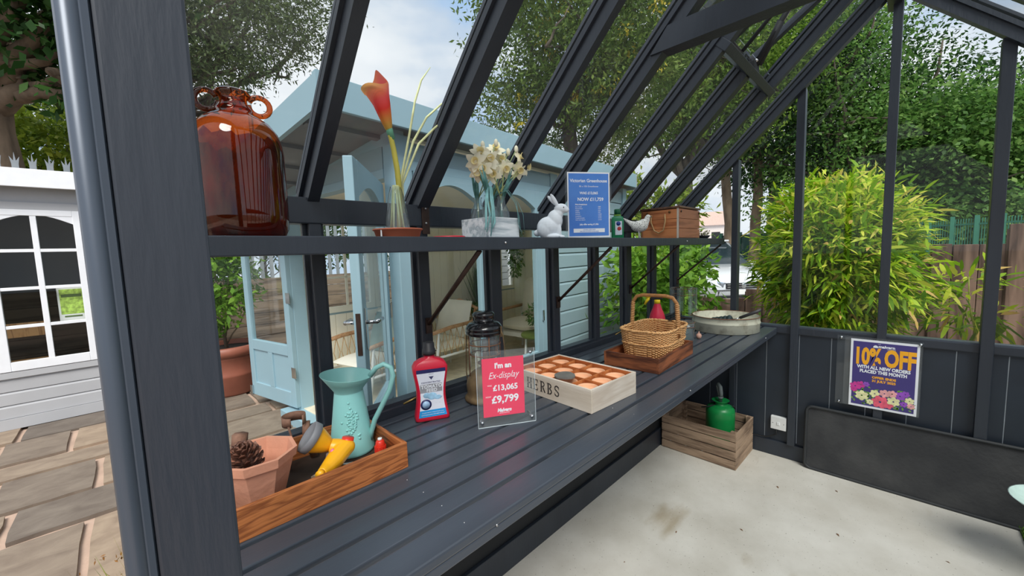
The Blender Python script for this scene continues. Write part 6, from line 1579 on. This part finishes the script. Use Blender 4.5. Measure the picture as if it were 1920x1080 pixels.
# turf mat corner and mint dish at the right edge
c0 = on('Z', 0, 1905, 1030)
tf = thing('turf_mat', 'green artificial turf mat corner at the lower right edge', 'mat', (c0.x + .0, c0.y - .285, .001))
MB().bbox(-.25, .25, -.25, .25, 0, .01, .003).build('backing', pm('turf_backing', (40, 60, 30), .9), tf)
k = 5000; P = np.stack([rng.uniform(-.25, .25, k), rng.uniform(-.25, .25, k), np.full(k, .008)], 1)
leafmesh('turf_blades', P, unit(np.concatenate([rng.normal(size=(k, 2)) * .5, np.ones((k, 1))], 1)), unit(rng.normal(size=(k, 3))), .025, .15, leafmat('turf', [(60, 92, 30), (110, 150, 60)], .2), tf)['kind'] = 'stuff'
d1 = on('X', 2.75, 1893, 922); ds = thing('enamel_dish', 'pale mint enamel dish rim poking in at the right edge', 'dish', (2.75, d1.y - .16, d1.z - .045))
MB().lathe([(.03, 0), (.09, .008), (.15, .032), (.165, .045), (.160, .045), (.145, .030), (.085, .004 + .006), (.02, .006)], 40).build('dish', pm('pale_mint', (196, 220, 212), .4), ds)
MB().tube([(0, 0, .0), (0, 0, -(d1.z - .045) + .012)], .012, 10).lathe([(.09, -(d1.z - .045)), (.09, -(d1.z - .045) + .012)], 24).build('stand', dark_m, ds)

# ============================================================ FAR THINGS OUTSIDE
galv = pm('galvanised', (158, 164, 168), .5, metal=.3, var=.1, scale=6)
pf = thing('palisade_fence', 'grey galvanised palisade fence behind the grey shed', 'fence', (-3.2, 8.6, 0))
for i in range(62):
    x = i * .155
    MB().prism([(x - .032, 0), (x + .032, 0), (x + .032, 2.92), (x + .045, 3.02), (x + .012, 2.96), (x, 3.08), (x - .012, 2.96), (x - .045, 3.02), (x - .032, 2.92)], -.006, .006, 'XZ').build('pale', galv, pf)
for z in (.5, 2.6): MB().box(0, 9.6, .01, .05, z, z + .05).build('rail', galv, pf)
gw = MB()
for i in range(6): gw.box(-3, 4.5, 0, .08, i * .2, i * .2 + .19)
o = gw.build('sleeper_wall', wood('old_sleeper', (92, 78, 66), (140, 122, 104), 'X', 2, .9, 5)); o.location = (0, 7.9, 0); tag(o, 'low brown timber sleeper wall behind the potted shrub', 'wall')
pl = thing('lamp_post', 'tall thin grey lamp post rising above the blue canopy', 'lamp post', tuple(at(504, 600, 15).xy) + (0,))
hz_ = at(504, 132, 15).z
MB().tube([(0, 0, 0), (0, 0, hz_)], [.09, .055], 12).build('pole', galv, pl); MB().lathe([(.14, 0), (.14, .5), (.1, .55)], 12).build('base_housing', galv, pl)
MB().tube([(0, 0, hz_), (0, .1, hz_ + .15), (0, .7, hz_ + .2)], .04, 8).build('lantern_arm', galv, pl)
# timber sleeper fence beyond the end wall, in stepped panels
slp = wood('weathered_sleeper', (74, 56, 48), (138, 112, 98), 'Z', 1.6, .9, 4); 
def panel(label, x, y0, y1, hs, seed):
    t = thing('timber_fence', label, 'fence', (x, y0, 0)); random.seed(seed); y = 0; k = 0; mb = MB()
    while y < (y1 - y0) - .01:
        w = random.uniform(.16, .22); w = min(w, (y1 - y0) - y); h_ = hs + random.uniform(-.02, .02)
        mb.bbox(0, .06, y + .003, y + w - .003, 0, h_, .006); y += w; k += 1
    mb.box(.025, .045, .0, y1 - y0 + .012, 0, hs - .03); mb.build('boards', slp, t); MB().box(.06, .10, 0, y1 - y0, hs * .4, hs * .4 + .08).build('rail', slp, t)
    return t
panel('low weathered board fence in front of the white car', 6.3, 1.62, 2.6, .72, 1)
panel('medium height weathered boards left of the golden bamboo', 6.3, 1.02, 1.61, .86, 2)
panel('weathered board fence hidden mostly by the golden bamboo', 6.3, -.18, 1.01, 1.28, 3)
panel('tall brown board fence panel right of the golden bamboo', 6.28, -.70, -.19, 1.44, 4)
panel('tallest brown board fence panel at the right edge', 6.26, -2.6, -.71, 1.60, 5)
gnf, greenm = None, pm('green_fence_paint', (46, 116, 92), .5, var=.05)
def railfence(label, a, b, hgt, n, mat, name='railing_fence'):
    t = thing(name, label, 'fence', (a[0], a[1], 0)); d = Vector((b[0] - a[0], b[1] - a[1], 0))
    mb = MB()
    for i in range(n + 1):
        p = d * (i / n); mb.box(p.x - .008, p.x + .008, p.y - .008, p.y + .008, 0.05, hgt)
    o = mb.build('bars', mat, t); o['kind'] = 'stuff'
    for z in (.25, hgt - .12): MB().tube([Vector((0, 0, z)), d + Vector((0, 0, z))], .025, 4).build('rail', mat, t)
    for i in range(0, 7):
        p = d * (i / 6); MB().box(p.x - .035, p.x + .035, p.y - .035, p.y + .035, 0, hgt + .06).build('post', mat, t)
    return t
A_ = at(1700, 500, 13.5); B_ = at(1990, 500, 12.5); railfence('green vertical bar fence beyond the brown board fence', A_, B_, 1.9, 56, greenm)
A_ = at(1270, 480, 21); B_ = at(1350, 480, 19); railfence('pale vertical railings far behind the white car', A_, B_, 1.75, 40, pm('pale_rail', (190, 190, 176), .6))
A_ = at(1352, 480, 18.5); B_ = at(1560, 480, 17)
t = thing('panel_fence', 'dark green solid panel fence behind the slender trunks', 'fence', (A_.x, A_.y, 0)); d = Vector((B_.x - A_.x, B_.y - A_.y, 0)); ang = math.atan2(d.y, d.x)
mb = MB().box(0, d.length, -.03, .03, .1, 1.9, RZ(ang)); mb.build('panel', pm('dark_green_panel', (30, 76, 66), .6, var=.1), t)
for i in range(6): MB().box(d.length * i / 5 - .05, d.length * i / 5 + .05, -.06, .06, 0, 2.0, RZ(ang)).build('post', greenm, t)
for i, u in enumerate((1357, 1385, 1410)):
    p = at(u, 500, 13.6 + i * .3); o = MB().bbox(-.10, .10, -.10, .10, 0, .26, .02).build('marker_block', white_m); o.location = (p.x, p.y, -.02)
    tag(o, ('left', 'middle', 'right')[i] + ' of the three white marker blocks at the kerb under the trees', 'block', 'white kerb marker blocks')
kb = MB().box(-6, 6, -.08, .08, 0, .12).build('kerb', pm('kerb_stone', (170, 166, 160), .9)); p = at(1400, 500, 13.4); kb.location = (p.x, p.y, -.02); kb.rotation_euler = (0, 0, math.radians(-62)); kb['kind'] = 'structure'
# pink and white house far away
hs = thing('distant_house', 'pinkish white house glimpsed far beyond the slender trunks', 'house', tuple(at(1322, 480, 62).xy) + (0,), math.radians(20))
MB().box(-3, 3, -2.5, 2.5, 0, 4.2).build('walls', pm('render_white', (228, 214, 206), .8), hs); MB().prism([(-3.3, 4.2), (3.3, 4.2), (0, 6.2)], -2.8, 2.8, 'XZ').build('roof', pm('red_roof', (196, 168, 156), .8), hs)
for y in (-1.2, 1.2): MB().box(-3.05, -3.0, y - .5, y + .5, 2.2, 3.3).build('window', dark_m, hs)

# white car
white_c = pm('car_white', (214, 217, 222), .2, var=.01, coat=.8); cgl = pm('car_glass', (40, 52, 58), .08, var=.1, coat=.5); tyre = pm('tyre', (30, 30, 32), .8)
cp_ = at(1394, 520, 9.6)
def car(label, loc, rz, mat):
    """nose points along +x; origin on the ground under the nose"""
    t = thing('car', label, 'car', loc, rz)
    stn = [(-4.45, .62, .95), (-4.35, .50, 1.12), (-3.6, .36, 1.15), (-2.6, .34, 1.10), (-1.7, .34, 1.06), (-1.2, .34, 1.04), (-.7, .34, 1.0), (-.3, .36, .93), (-.08, .40, .82), (0, .46, .66)]
    wd = [.78, .86, .90, .91, .91, .90, .88, .82, .70, .58]
    mb = MB(); vs = []; 
    for (x, z0, z1), w in zip(stn, wd):
        sec = [(-w * .92, z0), (-w, z0 + .12), (-w * 1.0, (z0 + z1) / 2), (-w * .97, z1 - .12), (-w * .86, z1 - .015), (-w * .4, z1 + .035), (w * .4, z1 + .035), (w * .86, z1 - .015), (w * .97, z1 - .12), (w, (z0 + z1) / 2), (w, z0 + .12), (w * .92, z0)]
        vs += [(x, y, z) for y, z in sec]
    n = 12; k = len(stn)
    mb.add(vs, [(i * n + j, i * n + (j + 1) % n, (i + 1) * n + (j + 1) % n, (i + 1) * n + j) for i in range(k - 1) for j in range(n)] + [tuple(range(n))[::-1], tuple((k - 1) * n + j for j in range(n))], True)
    mb.build('bodywork', mat, t)
    cab = [(-4.3, 1.08, 1.10, .80), (-3.9, 1.08, 1.50, .74), (-3.0, 1.08, 1.64, .70), (-2.1, 1.08, 1.62, .70), (-1.65, 1.06, 1.36, .74), (-1.15, 1.03, 1.05, .80)]
    vs = []
    for x, z0, z1, w in cab: vs += [(x, -w * 1.08, z0), (x, -w, z1 - .03), (x, -w * .85, z1), (x, w * .85, z1), (x, w, z1 - .03), (x, w * 1.08, z0)]
    n = 6; k = len(cab); mb = MB().add(vs, [(i * n + j, i * n + (j + 1) % n, (i + 1) * n + (j + 1) % n, (i + 1) * n + j) for i in range(k - 1) for j in range(n)] + [tuple(range(n))[::-1], tuple((k - 1) * n + j for j in range(n))], True)
    mb.build('windows', cgl, t)
    MB().bbox(-3.9, -2.0, -.66, .66, 1.615, 1.665, .02).build('roof', mat, t)
    for s_ in (-1, 1):
        MB().add([(-.42, s_ * .80, .80), (-.10, s_ * .66, .70), (.012, s_ * .42, .64), (.022, s_ * .40, .73), (-.12, s_ * .62, .80), (-.50, s_ * .82, .90), (-.42, s_ * .70, .80), (-.10, s_ * .56, .70), (-.03, s_ * .36, .64), (-.03, s_ * .34, .73), (-.15, s_ * .52, .80), (-.50, s_ * .70, .90)],
                 [(0, 1, 2, 3, 4, 5), (11, 10, 9, 8, 7, 6), (0, 6, 7, 1), (1, 7, 8, 2), (2, 8, 9, 3), (3, 9, 10, 4), (4, 10, 11, 5), (5, 11, 6, 0)]).build('headlight', pm('lamp_glass_%d' % (s_ + 1), (196, 206, 220), .1, metal=.6, var=.3, scale=12), t)
        for x in (-.95, -3.55):
            w = MB().lathe([(.24, -.10), (.32, -.10), (.34, -.06), (.34, .06), (.32, .10), (.24, .10)], 28, T3((x, s_ * .80, .34)) @ RX(PI / 2)).build('wheel', tyre, t)
            MB().lathe([(.02, -.09), (.23, -.09), (.23, .09), (.02, .09)], 20, T3((x, s_ * .80, .34)) @ RX(PI / 2)).build('hubcap', galv, w)
        MB().sphere((-1.55, s_ * 1.0, 1.06), (.06, .10, .07), 10).build('wing_mirror', mat, t)
        MB().add([(.0, s_ * .52, .42), (-.10, s_ * .66, .42), (-.06, s_ * .62, .54), (.012, s_ * .5, .54), (-.05, s_ * .45, .42), (-.15, s_ * .6, .42), (-.12, s_ * .55, .54), (-.05, s_ * .42, .54)], [(0, 1, 2, 3), (7, 6, 5, 4), (0, 4, 5, 1), (1, 5, 6, 2), (2, 6, 7, 3), (3, 7, 4, 0)]).build('fog_lamp', dark_m, t)
    MB().bbox(-.04, .018, -.36, .36, .60, .72, .01).build('grille', dark_m, t)
    for z in (.635, .685): MB().bbox(.0, .028, -.34, .34, z - .008, z + .008, .003).build('grille_bar', chrome_m, t)
    MB().lathe([(.05, 0), (.055, .01), (.04, .012)], 20, T3((.018, 0, .665)) @ RY(PI / 2)).build('badge', chrome_m, t)
    MB().bbox(.0, .03, -.26, .26, .48, .58, .004).build('number_plate', white_m, t)
    MB().bbox(-.2, .01, -.55, .55, .40, .46, .02).build('lower_bumper', dark_m, t)
    return t
car('white car nosing out from behind the climber and board fence', (cp_.x, cp_.y, -.02), math.radians(-138), white_c)

# grassy weeds outside the doorway with a white plant label
wd_ = thing('grass_clump', 'wispy grass clump with brown seed heads beside the doorway post', 'grass', (.03, 1.95, -.02))
k = 240; P = np.zeros((k, 3)); P[:, 0] = rng.normal(size=k) * .05; P[:, 1] = rng.normal(size=k) * .10
D = unit(np.stack([-np.abs(rng.normal(size=k)) * .45 + .1, rng.normal(size=k) * .3 - .05, np.full(k, .8)], 1))
leafmesh('blades', P, D, unit(rng.normal(size=(k, 3))), .22 + .3 * rng.random(k), .022, leafmat('wispy_grass', [(96, 116, 52), (160, 164, 92), (186, 160, 100)], .3), wd_)
P2 = np.repeat(P[:60] + D[:60] * .40, 6, 0) + rng.normal(size=(360, 3)) * .012
leafmesh('seed_head', P2, unit(rng.normal(size=(360, 3))), unit(rng.normal(size=(360, 3))), .018, .4, leafmat('seed_brown', [(110, 74, 36), (160, 112, 56)], .2), wd_)['kind'] = 'stuff'
p_ = on('X', -.02, 291, 1060); pt = thing('plant_tag', 'small white cross shaped plant label stuck in the grass clump', 'plant label', (-.02, 1.75, .0))
lz = on('Y', 1.75, 290, 1052); pt.location = (lz.x - .004, 1.75, -.02)
MB().bbox(-.007, .007, -.001, .001, 0, lz.z + .02, .0005, RY(.1)).build('stake', white_m, pt); MB().bbox(-.03, .03, -.0015, .0, lz.z - .03, lz.z - .01, .0005, RY(.1)).build('crossbar', white_m, pt)
